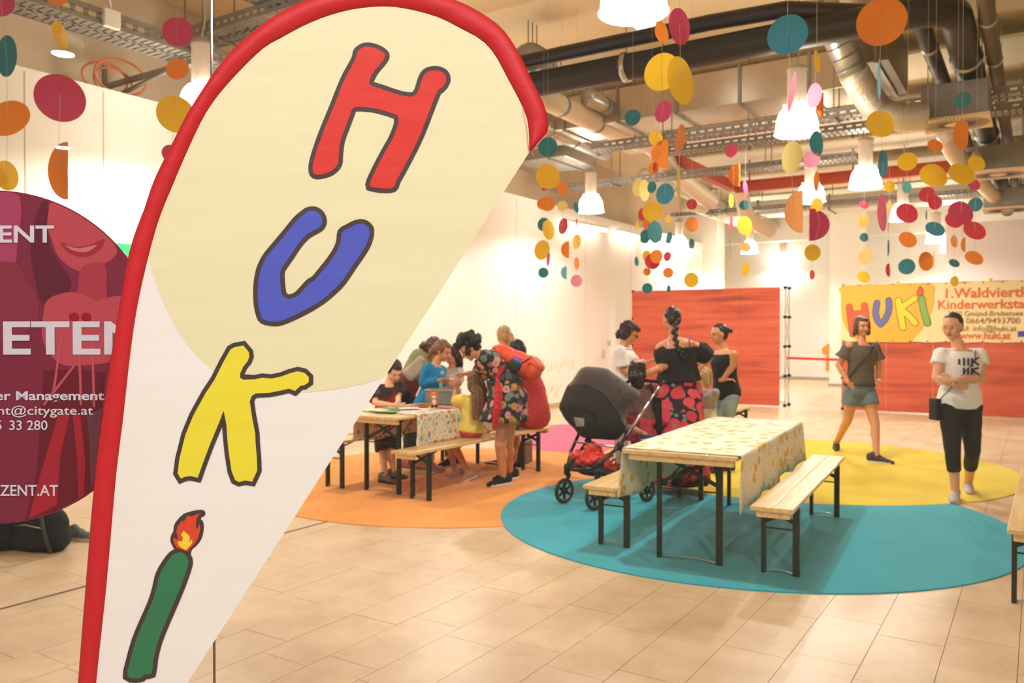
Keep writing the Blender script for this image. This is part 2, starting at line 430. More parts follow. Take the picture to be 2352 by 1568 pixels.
# rugs
for i, (nm, c, r, h, rgb) in enumerate(RUGS):
    m = MB(); n = 128
    ring = lambda z, rr: [V((c[0] + rr * math.cos(2 * math.pi * j / n), c[1] + rr * math.sin(2 * math.pi * j / n), z)) for j in range(n)]
    m.loft([ring(0.0, r), ring(h - 0.001, r), ring(h, r - 0.002)], smooth=False)
    o = obj('round_carpet', m, mat('felt_' + nm, rgb, 0.95, var=0.05, vscale=3, bump=0.25, bscale=220, sheen=0.2), origin=(c[0], c[1], 0))
    tag(o, {'pink': 'round pink carpet partly under the orange carpet by the left wall', 'orange': 'round orange carpet under the children\'s craft table', 'blue': 'round turquoise carpet under the table with the yellow floral cloth', 'yellow': 'round yellow carpet in front of the banner where two women stand'}[nm], 'carpet', 'round carpets on the tiled floor')
# ---------------------------------------------------------------- pop-up display walls
def backdrop_mat():
    m = bpy.data.materials.new('orange_print'); m.use_nodes = True
    k = NT(m); b = k.n['Principled BSDF']; b.inputs['Roughness'].default_value = 0.6
    tc = k.add('ShaderNodeTexCoord'); mp = k.add('ShaderNodeMapping'); mp.inputs['Scale'].default_value = (0.5, 1, 5.5); k.link(tc.outputs['Object'], mp.inputs[0])
    n = k.add('ShaderNodeTexNoise', i_Scale=1.3, i_Detail=6.0, i_Distortion=0.7); k.link(mp.outputs[0], n.inputs['Vector'])
    cr = k.add('ShaderNodeValToRGB'); e = cr.color_ramp.elements
    e[0].position = 0.24; e[0].color = lin((150, 62, 46)); e[1].position = 0.46; e[1].color = lin((202, 86, 56)); e2 = e.new(0.66); e2.color = lin((212, 102, 64)); e3 = e.new(0.34); e3.color = lin((180, 72, 44))
    k.link(n.outputs[0], cr.inputs[0]); k.link(cr.outputs[0], b.inputs['Base Color']); return m
M_back = backdrop_mat()
def popup(x0, x1, y, label, ncol):
    t = thing('display_wall', label, 'display wall', ((x0 + x1) / 2, y, 0), 0, 'orange pop-up display walls')
    w = (x1 - x0) / ncol
    for i in range(ncol): obj('panel', MB().box((x0 + (i + 0.5) * w, y, 1.26), (w - 0.004, 0.012, 2.46)), M_back, t)
    fr = MB(); hb = MB()
    for x in (x0 + 0.02, x1 + 0.1):
        for yy in (y + 0.03, y + 0.36):
            fr.bar((x, yy, 0.02), (x, yy, 2.47), 0.012, 0.012)
        for a in range(4):
            z0 = 0.03 + a * 0.62
            fr.bar((x, y + 0.03, z0), (x, y + 0.36, z0 + 0.6), 0.01, 0.01); fr.bar((x, y + 0.36, z0), (x, y + 0.03, z0 + 0.6), 0.01, 0.01)
        for a in range(5):
            for yy in (y + 0.03, y + 0.36): hb.ell((x, yy, 0.04 + a * 0.61), (0.045, 0.045, 0.035), seg=10, rings=6)
    for z in (0.08, 2.44): fr.bar((x0, y + 0.03, z), (x1 + 0.1, y + 0.03, z), 0.012, 0.012); fr.bar((x0, y + 0.36, z), (x1 + 0.1, y + 0.36, z), 0.012, 0.012)
    obj('frame', fr, M_steel, t); obj('hub', hb, M_dark, t); return t
popup(-7.85, -4.52, 17.25, 'plain orange display wall with its silver scissor frame showing at one side', 4)
popup(-3.3, 0.75, 17.22, 'orange display wall carrying the large yellow banner', 5)
# barrier strap
a, b = V((-4.42, 17.4, 1.02)), V((-3.28, 17.4, 1.0))
tag(obj('barrier_strap', MB().bar(a, b, 0.006, 0.05), mat('strap_red', (214, 52, 40), 0.6), origin=(-3.8, 17.4, 1.0)), 'red barrier strap stretched between the two orange display walls', 'strap')
# orange shirt on far wall
def poly3(pts, y): return [Yp(a, b, y) for a, b in pts]
ts = MB().prism(poly3([(1888, 800), (1902, 789), (1912, 788), (1922, 790), (1934, 788), (1942, 790), (1956, 802), (1950, 816), (1942, 814), (1942, 850), (1897, 850), (1898, 812), (1890, 812)], 27.38), (0, 0.05, 0))
tag(obj('orange_shirt', ts, mat('shirt_orange', (240, 150, 50), 0.8), origin=Yp(1915, 820, 27.4)), 'orange t-shirt hanging on the far white wall behind the column', 'shirt')
# ---------------------------------------------------------------- banner
YB = 17.19
def BP(x, y): return Yp(1920 + x / 5.444, 640 + y / 5.444, YB)
bn = thing('banner', 'wide yellow banner with coloured HUKI letters hung on the orange wall', 'banner', (-1.4, YB, 1.6))
ztop, zbot = Yp(1940, 655, YB).z, Yp(1940, 784, YB).z
xl = Yp(1931, 700, YB).x
nb = 40; cl = MB(); vs = []; fs = []
for i in range(nb + 1):
    x = xl + (0.68 - xl) * i / nb
    sag = 0.012 * math.sin(i * 1.1)
    vs += [(x, YB + 0.004 + 0.006 * math.sin(i * 0.9), ztop + sag), (x, YB + 0.004 + 0.006 * math.sin(i * 0.7 + 1), zbot + sag * 0.6)]
for i in range(nb): fs.append((2 * i, 2 * i + 1, 2 * i + 3, 2 * i + 2))
cl.raw(vs, fs); obj('banner_cloth', cl, mat('banner_cloth', (246, 222, 164), 0.55, var=0.06, vscale=2), bn)
def flat(pts, dy): return MB().prism([BP(*q) + V((0, -dy, 0)) for q in pts], (0, 0.0012, 0))
obj('yellow_circle', flat(smooth_poly([(75, 96), (600, 72), (1185, 60), (1222, 200), (1222, 300), (1190, 420), (1110, 590), (1000, 720), (910, 792), (600, 790), (330, 786), (230, 740), (140, 640), (85, 520), (66, 380), (64, 200)], 3), 0.004), mat('circle_yellow', (240, 178, 52), 0.5), bn)
def strokes(paths, w, dy):
    m = MB()
    for p in paths:
        P = [BP(*q) + V((0, -dy, 0)) for q in p]
        for q in P:
            m.k = getattr(m, 'k', 0) + 1
            m.prism([q + V((0, -0.00006 * m.k, 0)) + V((w * math.cos(a * math.pi / 8), 0, w * math.sin(a * math.pi / 8))) for a in range(16)], (0, 0.0004, 0))
        for a, b in zip(P, P[1:]):
            d = (b - a); n = V((-d.z, 0, d.x)).normalized() * w; m.k = getattr(m, 'k', 0) + 1; e_ = V((0, -0.00006 * m.k, 0))
            m.prism([a + n + e_, b + n + e_, b - n + e_, a - n + e_], (0, 0.0004, 0))
    return m
U_ = [(515, 300), (500, 380), (495, 440), (520, 520), (560, 570), (610, 520), (650, 440), (668, 360), (660, 270)]
for c, paths, w, nm in ((mat('p_red', (220, 92, 60)), [[(168, 350), (190, 540), (212, 690)], [(358, 335), (368, 440), (390, 560)], [(185, 445), (375, 430)]], 0.052, 'letter_h'),
                    (mat('p_blue', (104, 106, 170)), [U_], 0.05, 'letter_u'),
                    (mat('p_yel', (238, 210, 48)), [[(780, 270), (800, 420), (840, 610)], [(985, 245), (850, 335), (800, 400)], [(830, 395), (920, 470), (990, 555)]], 0.052, 'letter_k'),
                    (mat('p_grn', (130, 176, 80)), [[(1072, 250), (1100, 400), (1145, 555)]], 0.052, 'letter_i')):
    obj(nm + '_outline', strokes(paths, w + 0.012, 0.006), mat('p_out', (92, 60, 40)), bn)
    obj(nm, strokes(paths, w, 0.008), c, bn)
obj('flame_outline', flat(smooth_poly([(1050, 92), (1088, 130), (1098, 175), (1080, 215), (1025, 212), (1008, 170), (1025, 130)], 3), 0.0075), mat('p_out', (92, 60, 40)), bn)
obj('flame', flat(smooth_poly([(1050, 105), (1080, 140), (1088, 175), (1072, 205), (1030, 204), (1018, 168), (1034, 135)], 3), 0.0085), mat('p_flame', (226, 96, 50)), bn)
M_or = mat('print_orange', (224, 110, 56), 0.6); M_br = mat('print_brown', (150, 116, 70), 0.6)
for txt, x, y, sz, m, b in (('1.Waldviertler', 1335, 242, 128, M_or, 0.004), ('Kinderwerkstatt', 1265, 378, 116, M_or, 0.004), ('3950 Gmünd-Breitensee', 1395, 470, 68, M_br, 0.0006),
                     ('Tel: 0664/9493700', 1420, 562, 76, M_br, 0.0006), ('Email: info@huki.at', 1440, 654, 72, M_br, 0.0006), ('www.huki.at', 1560, 750, 92, M_or, 0.004)):
    o = BP(x, y) + V((0, -0.006, 0)); s = sz / 5.444 * 1.35 / 1880 * 15.2
    ex1 = {'1.Waldviertler': 2500, 'Kinderwerkstatt': 2480, '3950 Gmünd-Breitensee': 2330, 'Tel: 0664/9493700': 2300, 'Email: info@huki.at': 2250, 'www.huki.at': 2185}[txt]
    t = text_mesh('lettering', txt, s, o, (1, 0, 0), (0, 0, 1), m, bn, bold=b)
    wid = max(v.co.x for v in t.data.vertices) - min(v.co.x for v in t.data.vertices)
    want = (BP(ex1, y) - BP(x, y)).length; t.data.transform(Matrix.Translation(V((o.x + 1.4, 0, 0))) @ Matrix.Scale(want / wid, 4, (1, 0, 0)) @ Matrix.Translation(V((-o.x - 1.4, 0, 0))))
obj('blue_badge', MB().box(BP(2352 + 30, 690) + V((0, -0.005, 0)), (0.26, 0.001, 0.1)), mat('p_navy', (70, 70, 170)), bn)
gm = MB()
for i in range(13):
    x = xl + 0.05 + i * 0.3
    for z in (ztop - 0.02, zbot + 0.02): gm.tube([(x, YB - 0.006, z), (x, YB, z)], 0.012, 8)
obj('eyelet', gm, M_dark, bn)
clip = MB()
for px, py in ((2063, 650), (2276, 643)): clip.box(Yp(px, py, YB), (0.05, 0.03, 0.07))
obj('clip', clip, mat('clip_yel', (240, 200, 60)), bn)
# ================================================================= LAMPS
shade_m = lightmat('glowing_shade', (1.0, 0.90, 0.76), 23.0)
bulb_m = lightmat('bulb', (1.0, 0.9, 0.75), 12.0)
M_body = mat('lamp_housing', (196, 178, 160), 0.45, 0.2)
def make_lamp():
    t = thing('pendant_lamp', None, None, (0, 0, 0))
    prof = [(0.085, 0.30), (0.15, 0.272), (0.19, 0.22), (0.213, 0.15), (0.226, 0.075), (0.23, 0.0), (0.245, -0.012), (0.238, -0.018), (0.222, -0.004), (0.216, 0.075), (0.203, 0.145), (0.18, 0.212), (0.14, 0.262), (0.08, 0.288)]
    obj('glass_shade', MB().lathe(prof, seg=32), shade_m, t)
    hs = MB(); hs.loft([[V(((r + 0.004 * (j % 2)) * math.cos(2 * math.pi * j / 48), (r + 0.004 * (j % 2)) * math.sin(2 * math.pi * j / 48), z)) for j in range(48)] for r, z in ((0.095, 0.32), (0.1, 0.33), (0.1, 0.68), (0.112, 0.69), (0.108, 0.72), (0.05, 0.75))])
    obj('housing', hs, M_body, t)
    kb = MB()
    for a in range(4):
        th = a * math.pi / 2 + 0.4; c, s_ = math.cos(th), math.sin(th)
        kb.bar((0.08 * c, 0.08 * s_, 0.32), (0.13 * c, 0.13 * s_, 0.29), 0.012, 0.012); kb.ell((0.135 * c, 0.135 * s_, 0.31), 0.018, seg=8, rings=6)
    obj('bracket', kb, M_white, t)
    obj('bulb', MB().ell((0, 0, 0.12), (0.055, 0.055, 0.09)), bulb_m, t)
    cb = MB().tube([(0, 0, 0.75), (0, 0, 0.8), (0.05, 0.0, 0.95), (0.02, 0, 1.2), (0.02, 0, 1.81)], 0.009, 8)
    obj('cable', cb, mat('cable_grey', (200, 196, 188)), t)
    return t
lamp0 = make_lamp()
LP = [((1455, 25), 'white glowing bell lamp cut by the top edge, nearest over the tables'), ((465, 262), 'glowing bell lamp seen beside the edge of the red-bordered flag'),
      ((1830, 305), 'large glowing bell lamp among the hanging discs right of the black pipe'), ((1988, 428), 'glowing bell lamp in front of the red beam with a blue disc beside it'),
      ((1862, 462), 'round glowing bell lamp partly covered by an orange disc'), ((1357, 485), 'glowing bell lamp close to the left wall tube lights'),
      ((2150, 556), 'glowing bell lamp covered by a blue disc above the banner'), ((2180, 578), 'small glowing bell lamp directly above the banner, behind another lamp'),
      ((1560, 570), 'glowing bell lamp above the plain orange display wall, left one'), ((1722, 580), 'small glowing bell lamp half hidden by an orange disc near the far wall'),
      ((1798, 605), 'small bell lamp on a thin cable left of the column, farthest back')]
lamp_pos = []
for i, ((px, py), lb) in enumerate(LP):
    p = Zp(px, py, 3.79); o = lamp0 if i == 0 else copy_tree(lamp0)
    o.location = p; tag(o, lb, 'lamp', 'bell lamps over the hall'); lamp_pos.append(p)
hidden = [(V((-7.1, 9.4, 3.79)), 'glowing bell lamp behind the flag, above the craft table'), (V((-2.3, 17.9, 3.79)), 'glowing bell lamp behind the discs above the banner gap')]
def light(p, w, r=0.07, c=LAMP_COL):
    l = bpy.data.lights.new('lamp_light', 'SPOT'); l.energy = w; l.spot_size = math.radians(162); l.spot_blend = 0.35; l.shadow_soft_size = r; l.color = c[:3]
    o = bpy.data.objects.new('lamp_light', l); link(o); o.location = p; return o
for p in lamp_pos: light(p + V((0, 0, -0.10)), LAMP_W)
for p, lb in hidden:
    o = copy_tree(lamp0); o.location = p; tag(o, lb, 'lamp', 'bell lamps over the hall')
    light(p + V((0, 0, -0.10)), LAMP_W)
# wall tube lights
tube_m = lightmat('tube_glow', (1.0, 0.93, 0.8), 10.0)
def tube_light(a, b, label, m=tube_m, w=0.07):
    a, b = V(a), V(b); t = thing('tube_light', label, 'light', (a + b) / 2, 0, 'tube lights')
    off = V((0, 0, 0.06))
    obj('housing', MB().bar(a + off, b + off, w * 1.5, 0.06), M_white, t)
    obj('tube', MB().tube([a, b], w / 2, 12), m, t)
    hg = MB(); d = (b - a)
    for f in (0.1, 0.9):
        q = a + d * f + off; hg.bar(q, V((-8.41, q.y, q.z)) if a.x < -8 else V((q.x, q.y, 5.6)), 0.012, 0.012)
    obj('hanger', hg, M_steel2, t)
    return t
XW = -8.2
tube_light(Xp(1297, 511, XW), Xp(1391, 529, XW), 'glowing tube light on the left wall, the nearer of the two behind the discs')
tube_light(Xp(1420, 533, XW), Xp(1478, 548, XW), 'glowing tube light on the left wall, the farther of the two')
tube_light(Xp(1490, 552, XW), Xp(1600, 578, XW), 'glowing tube light on the left wall behind the teal discs')
a = Zp(1441, 30, 5.3); tube_light(a, V((a.x, Zp(1494, 66, 5.3).y, 5.3)), 'bluish bright tube light up under the ceiling behind the big bell lamp', lightmat('tube_cool', (0.85, 0.92, 1.0), 9.0), 0.16)
# wall bits
for px, py, w, h, lb in ((1386, 812, 0.1, 0.16, 'small grey switch plate on the left wall near the display wall'), (1399, 787, 0.12, 0.12, 'small grey square box on the left wall beside the man in white')):
    p = Xp(px, py, -8.385); o = obj('wall_box', MB().box(p, (0.03, w * 1.1, h * 1.1)), mat('plate', (206, 196, 170), 0.5), origin=p, bevel=0.004); tag(o, lb.replace('man', 'person'), 'wall box')
p = Xp(286, 585, -8.37); o = thing('exit_sign', 'small green exit sign on the left wall peeking behind the red flag edge', 'sign', p)
obj('sign_box', MB().box(p, (0.06, 0.5, 0.24)), mat('green_sign', (60, 190, 110), 0.4, emit=0.6), o, bevel=0.005)
arrow = MB().box(p + V((0.033, -0.08, 0)), (0.003, 0.12, 0.05)); obj('pictogram', arrow, M_white, o)
# ================================================================= CEILING SERVICES
def pipe(pts, r, m, name, label, cat='pipe', clamps=(), group=None, seg=16, hang=None, cm=None):
    t = thing(name, label, cat, pts[0], 0, group)
    obj('run', MB().tube(pts, r, seg), m, t)
    for (c, d) in clamps:
        c = V(c); d = V(d).normalized(); cl = MB().tube([c - d * 0.03, c + d * 0.03], r * 1.12, seg)
        cl.bar(c + V((0, 0, r)), (c.x, c.y, 5.6), 0.012, 0.012); obj('clamp', cl, cm or M_steel, t)
    return t
def arc(c, a0, a1, r, n=8):
    return [V((c[0] + r * math.cos(math.radians(a0 + (a1 - a0) * i / n)), c[1] + r * math.sin(math.radians(a0 + (a1 - a0) * i / n)), c[2])) for i in range(n + 1)]
PZ = 4.6; PY = 8.62
pts = [V((-8.9, PY, PZ))] + [V((x, PY, PZ)) for x in (-6, -3)] + arc((-1.05, PY + 0.35, PZ), -90, 0, 0.35) + [V((-0.7, y, PZ)) for y in (10.2, 13, 18, 24)]
pipe(pts, 0.15, M_black, 'insulated_pipe', 'thick black insulated pipe crossing the hall and bending away at the right', clamps=[((-4.0, PY, PZ), (1, 0, 0)), ((-0.7, 10.35, PZ), (0, 1, 0)), ((-0.7, 14.5, PZ), (0, 1, 0))], seg=24, group='black insulated pipes')
pts = [V((-8.9, PY - 0.02, PZ + 0.30))] + [V((-3, PY - 0.02, PZ + 0.30))] + [V((-2.2, PY - 0.02, PZ + 0.27))] + arc((-1.3, PY + 0.3, PZ + 0.05), -90, 0, 0.28) + [V((-1.02, y, PZ + 0.05)) for y in (10.2, 13, 18, 24)]
pipe(pts, 0.085, M_black, 'insulated_pipe', 'thinner black insulated pipe running along and above the thick one', clamps=[((-1.02, 9.9, PZ + 0.05), (0, 1, 0))], group='black insulated pipes')
p = Zp(2262, 60, 4.6); x3 = Zp(2300, 230, 4.6).x
pts = [V((x3 + 0.05, 6.5, PZ)), V((x3, 9, PZ)), V((x3, 14, PZ)), V((x3, 22, PZ))]
pipe(pts, 0.075, mat('grey_foam', (86, 72, 58), 0.5), 'insulated_pipe', 'narrow grey-brown insulated pipe at the upper right beside the vent boxes', clamps=[((x3, yy, PZ), (0, 1, 0)) for yy in (9.2, 10.6, 12.4)], group='black insulated pipes')
# silver duct + flexible duct
A = D(1868, -40, 8.9); B = D(1960, 165, 9.15)
t = thing('spiral_duct', 'shiny silver spiral duct coming down from the top right of the hall', 'duct', A)
obj('duct', MB().tube([A, B], 0.155, 24), M_steel, t)
rb = MB(); d = (B - A)
for i in range(8):
    q = A + d * (i + 0.5) / 8; rb.tube([q - d.normalized() * 0.008, q + d.normalized() * 0.008], 0.160, 24)
obj('seam_ring', rb, M_steel2, t)
def flex(pts, r, label, mm, name='flexible_duct'):
    P = [V(p) for p in pts]; out = []
    for i in range(len(P) - 1):
        p0 = P[max(i - 1, 0)]; p1 = P[i]; p2 = P[i + 1]; p3 = P[min(i + 2, len(P) - 1)]
        for j in range(24):
            u = j / 24; out.append(0.5 * ((2 * p1) + (p2 - p0) * u + (2 * p0 - 5 * p1 + 4 * p2 - p3) * u * u + (3 * p1 - p0 - 3 * p2 + p3) * u ** 3))
    out.append(P[-1]); t = thing(name, label, 'duct', P[0])
    obj('hose', MB().tube(out, [r * (1 + 0.10 * (i % 2)) for i in range(len(out))], 18), mm, t); return t
M_flex = mat('crinkled_foil', (230, 218, 198), 0.36, 0.6, bump=0.9, bscale=55)
flex([B, D(1985, 208, 9.3), D(2015, 248, 9.35), D(2062, 268, 9.3), D(2125, 266, 9.25)], 0.15, 'crinkled silver flexible duct curving into the nearest vent box', M_flex)
# vent boxes
def vent(xc, yc, zb, w, h, label):
    t = thing('vent_box', label, 'vent', (xc, yc, zb), 0, 'square ceiling vent boxes')
    obj('plenum', MB().box((xc, yc, zb + h / 2 + 0.02), (w, w, h)), M_steel2, t, bevel=0.01)
    obj('face_plate', MB().box((xc, yc, zb + 0.005), (w + 0.03, w + 0.03, 0.03)), mat('plate_cream', (232, 206, 164), 0.5), t)
    sl = MB()
    for i in range(48):
        a = 2 * math.pi * i / 48; r0, r1 = 0.12, 0.34
        sl.bar((xc + r0 * math.cos(a), yc + r0 * math.sin(a), zb - 0.0105), (xc + r1 * math.cos(a), yc + r1 * math.sin(a), zb - 0.0105), 0.012, 0.003)
    obj('slot', sl, M_dark, t)
    hg = MB()
    for sx in (-1, 1):
        for sy in (-1, 1): hg.bar((xc + sx * w * 0.4, yc + sy * w * 0.4, zb + h), (xc + sx * w * 0.4, yc + sy * w * 0.4, 5.6), 0.01, 0.01)
    obj('hanger', hg, M_steel2, t)
    return t
q0 = Zp(2114, 279, 3.98); q1 = Zp(2270, 258, 3.98)
w_ = (q1 - q0).x
print('vent', q0, q1, Zp(2130, 308, 3.98))
vent((q0.x + q1.x) / 2, q0.y + w_ / 2, 3.98, w_, 0.38, 'grey vent box with radial slots where the silver flexible duct ends')
vent(-0.55, 14.6, 3.98, 0.8, 0.36, 'grey vent box behind the yellow discs at the right')
vent(-0.55, 19.0, 3.98, 0.8, 0.36, 'farthest grey vent box above the white wall at the right')
flex([Zp(2175, 305, 4.2), Zp(2190, 345, 4.15), Zp(2215, 375, 4.15), V((-0.75, 14.2, 4.2))], 0.12, 'second crinkled flexible duct leading to the vent box behind the yellow discs', M_flex)
flex([V((-1.2, 15.4, 4.9)), V((-1.3, 16.2, 4.7)), V((-1.0, 17.4, 4.4)), V((-0.75, 18.7, 4.2))], 0.12, 'cream flexible duct leading to the farthest vent box', mat('cream_flex', (236, 216, 180), 0.5, bump=0.4, bscale=40))
flex([V((-5.9, 12.6, 4.9)), V((-5.8, 13.6, 4.85)), V((-5.7, 14.6, 4.5)), V((-5.4, 15.6, 4.1))], 0.15, 'crinkled flexible duct hanging above the left group of discs', M_flex)
flex([V((-6.0, 17.5, 4.9)), V((-5.6, 17.9, 4.7)), V((-5.6, 18.6, 4.2)), V((-5.3, 19.4, 3.9))], 0.15, 'pale flexible duct drooping near the middle of the hall ceiling', mat('cream_flex', (236, 216, 180)))
# round ducts running away along the hall
def along(px0, py0, px1, py1, z, r, m, nm, lb, cat='duct'):
    a, b = Zp(px0, py0, z), Zp(px1, py1, z); x = (a.x + b.x) / 2
    t = thing(nm, lb, cat, (x, a.y, z), 0)
    obj('duct', MB().tube([(x, a.y, z), (x, b.y, z)], r, 20), m, t)
    cl = MB()
    for f in (0.15, 0.5, 0.85):
        y = a.y + (b.y - a.y) * f; cl.tube([(x, y - 0.03, z), (x, y + 0.03, z)], r * 1.06, 20); cl.bar((x, y, z + r), (x, y, 5.6), 0.012, 0.012)
    obj('collar', cl, M_steel2, t); return t
along(1250, 225, 1465, 328, 4.75, 0.15, M_cream, 'round_duct', 'cream round duct running away below the black pipe at the left')
along(1240, 285, 1385, 352, 4.75, 0.13, M_steel, 'round_duct', 'silver round duct left of the cream one under the black pipe')
along(1330, 225, 1560, 320, 4.95, 0.12, M_steel, 'round_duct', 'silver round duct just right of the cream one')
along(1210, 150, 1236, 165, 5.0, 0.28, M_steel, 'round_duct', 'short wide duct stub behind the upper corner of the flag')
along(1600, 460, 1800, 548, 4.8, 0.22, mat('pale_duct', (226, 222, 206), 0.4, 0.3), 'round_duct', 'wide pale round duct in the far middle of the ceiling')
along(1500, 400, 1760, 520, 4.85, 0.16, mat('pale_duct', (226, 222, 206)), 'round_duct', 'long pale round duct running towards the far wall')
# rectangular ducts across
def cross(x0, x1, y, z, dy, dz, m, nm, lb, ribs=6, cat='duct'):
    t = thing(nm, lb, cat, ((x0 + x1) / 2, y, z), 0)
    obj('duct', MB().box(((x0 + x1) / 2, y, z), (x1 - x0, dy, dz)), m, t, bevel=0.01)
    rb = MB()
    for i in range(ribs):
        x = x0 + (x1 - x0) * (i + 0.5) / ribs; rb.box((x, y, z), (0.04, dy + 0.05, dz + 0.05)); rb.bar((x, y, z), (x, y, 5.6), 0.014, 0.014)
    obj('flange', rb, M_steel2, t); return t
cross(-7.6, -2.1, 11.6, 4.95, 0.9, 0.5, mat('duct_sheet', (196, 180, 156), 0.3, 0.7, var=0.15, vscale=2), 'rectangular_duct', 'long rectangular sheet-metal duct crossing behind the black pipe')
cross(-2.0, -1.45, 10.9, 4.95, 1.6, 0.6, mat('duct_dark', (120, 106, 84), 0.5, 0.5), 'rectangular_duct', 'dark square duct piece behind the silver flexible duct', 2)
cross(-8.2, -6.9, 13.0, 4.85, 1.2, 0.5, M_steel, 'rectangular_duct', 'grey rectangular duct by the left wall behind the teal and yellow discs', 2)
cross(-7.0, 3.5, 21.6, 4.75, 0.8, 0.35, mat('pale_duct', (226, 222, 206)), 'rectangular_duct', 'pale rectangular duct crossing the far part of the hall', 6)
cross(-9.2, -8.0, 8.4, 4.95, 1.2, 0.55, mat('duct_sheet', (196, 180, 156)), 'rectangular_duct', 'grey sheet-metal box at the left wall behind the round lamp', 2)
# red beams
a = Zp(1690, 432, 4.7)
t = thing('steel_beam', 'rust-red steel beam crossing the hall behind the lamps', 'beam', (a.x, a.y, 4.7))
obj('beam', MB().box(((a.x + 1.6) / 2, a.y, 4.7), (1.6 - a.x, 0.16, 0.2)), M_red, t); obj('flange', MB().box(((a.x + 1.6) / 2, a.y, 4.81), (1.6 - a.x, 0.24, 0.025)), M_red, t)
hh = MB()
for x in (a.x + 0.3, a.x + 2.4, a.x + 4.6): hh.bar((x, a.y, 4.8), (x, a.y, 5.6), 0.03, 0.03)
obj('hanger', hh, M_steel2, t)
t = thing('steel_beam', 'rust-red steel beam running away from the tall orange disc to the crossing beam', 'beam', (a.x, a.y - 3, 4.7))
y0 = Zp(1566, 368, 4.7).y
obj('beam', MB().box((a.x, (a.y + y0) / 2 - 0.1, 4.7), (0.16, a.y - y0 - 0.2, 0.2)), M_red, t)
hh = MB().bar((a.x, y0 + 0.4, 4.8), (a.x, y0 + 0.4, 5.6), 0.03, 0.03); obj('hanger', hh, M_steel2, t)
# cable trays
def tray(p0, p1, w, label, h=0.09, group='perforated steel cable trays'):
    p0, p1 = V(p0), V(p1); d = (p1 - p0); L = d.length; d.normalize(); s = d.cross(UP).normalized()
    t = thing('cable_tray', label, 'cable tray', (p0 + p1) / 2, 0, group)
    for k_ in (-1, 1):
        # side rail with a row of slots : two long strips joined by short posts
        m = MB(); o = s * (w / 2 * k_)
        m.bar(p0 + o, p1 + o, 0.004, h * 0.36); m.bar(p0 + o + UP * h * 0.7, p1 + o + UP * h * 0.7, 0.004, h * 0.42)
        n = int(L / 0.12)
        for i in range(n): q = p0 + d * ((i + 0.5) * L / n) + o; m.bar(q - d * 0.03, q + d * 0.03, 0.004, h * 0.5) if False else m.box(q + UP * h * 0.33, (0.004 if abs(d.y) > 0.5 else 0.05, 0.05 if abs(d.y) > 0.5 else 0.004, h * 0.4))
        obj('side_rail', m, M_steel2, t)
    m = MB(); n = int(L / 0.075)
    for i in range(n):
        q = p0 + d * ((i + 0.5) * L / n) - UP * 0.015
        for a_, b_ in ((-0.5, -0.12), (0.0, 0.5)) if i % 2 else ((-0.5, 0.0), (0.12, 0.5)): m.bar(q + s * w * a_, q + s * w * b_, 0.052, 0.003)
    m.bar(p0 - UP * 0.015, p1 - UP * 0.015, w * 0.14, 0.003)
    obj('slotted_base', m, M_steel2, t, kind='stuff')
    hg = MB(); n = max(2, int(L / 2.2))
    for i in range(n):
        q = p0 + d * ((i + 0.5) * L / n)
        for k_ in (-1, 1): hg.bar(q + s * (w / 2 + 0.015) * k_, V((q.x, q.y, 5.6)) + s * (w / 2 + 0.015) * k_, 0.014, 0.014)
        hg.bar(q - s * (w / 2 + 0.04) - UP * 0.03, q + s * (w / 2 + 0.04) - UP * 0.03, 0.035, 0.02)
    obj('hanger', hg, M_steel2, t); return t
tray((-7.55, 0.6, 4.45), (-7.55, 7.2, 4.45), 0.42, 'perforated steel cable tray along the left wall at the upper left', 0.14)
tray((-6.9, 5.2, 5.1), (-6.9, 11.5, 5.1), 0.4, 'higher perforated cable tray behind the round lamp near the flag', 0.12)
tray((-8.9, 6.1, 4.95), (-5.0, 6.1, 4.95), 0.4, 'perforated cable tray crossing above the tray at the upper left', 0.12)
tray((-5.6, 11.0, 4.28), (3.5, 11.0, 4.28), 0.3, 'perforated cable tray crossing the hall behind the big bell lamp')
tray((-5.0, 12.1, 4.35), (3.5, 12.1, 4.35), 0.3, 'second perforated cable tray just beyond the first crossing one')
tray((-8.3, 14.3, 4.4), (-2.5, 14.3, 4.4), 0.35, 'perforated cable tray at mid distance above the left lamp')
tray((-8.2, 20.6, 4.6), (3.0, 20.6, 4.6), 0.35, 'far perforated cable tray crossing before the column')
br = MB()
for x, y in ((-8.4, 5.36), (-8.4, 2.6)):
    br.bar((x - 0.6, y, 4.36), (-7.3, y, 4.36), 0.05, 0.05); br.bar((x - 0.58, y, 3.9 + 0.3), (x - 0.58, y, 4.6), 0.04, 0.04); br.bar((-8.9, y, 4.2), (-7.7, y, 4.36), 0.04, 0.03)
tag(obj('tray_bracket', br, M_steel2, origin=(-8.4, 4, 4.4)), 'pair of steel wall brackets under the tray at the upper left', 'bracket')
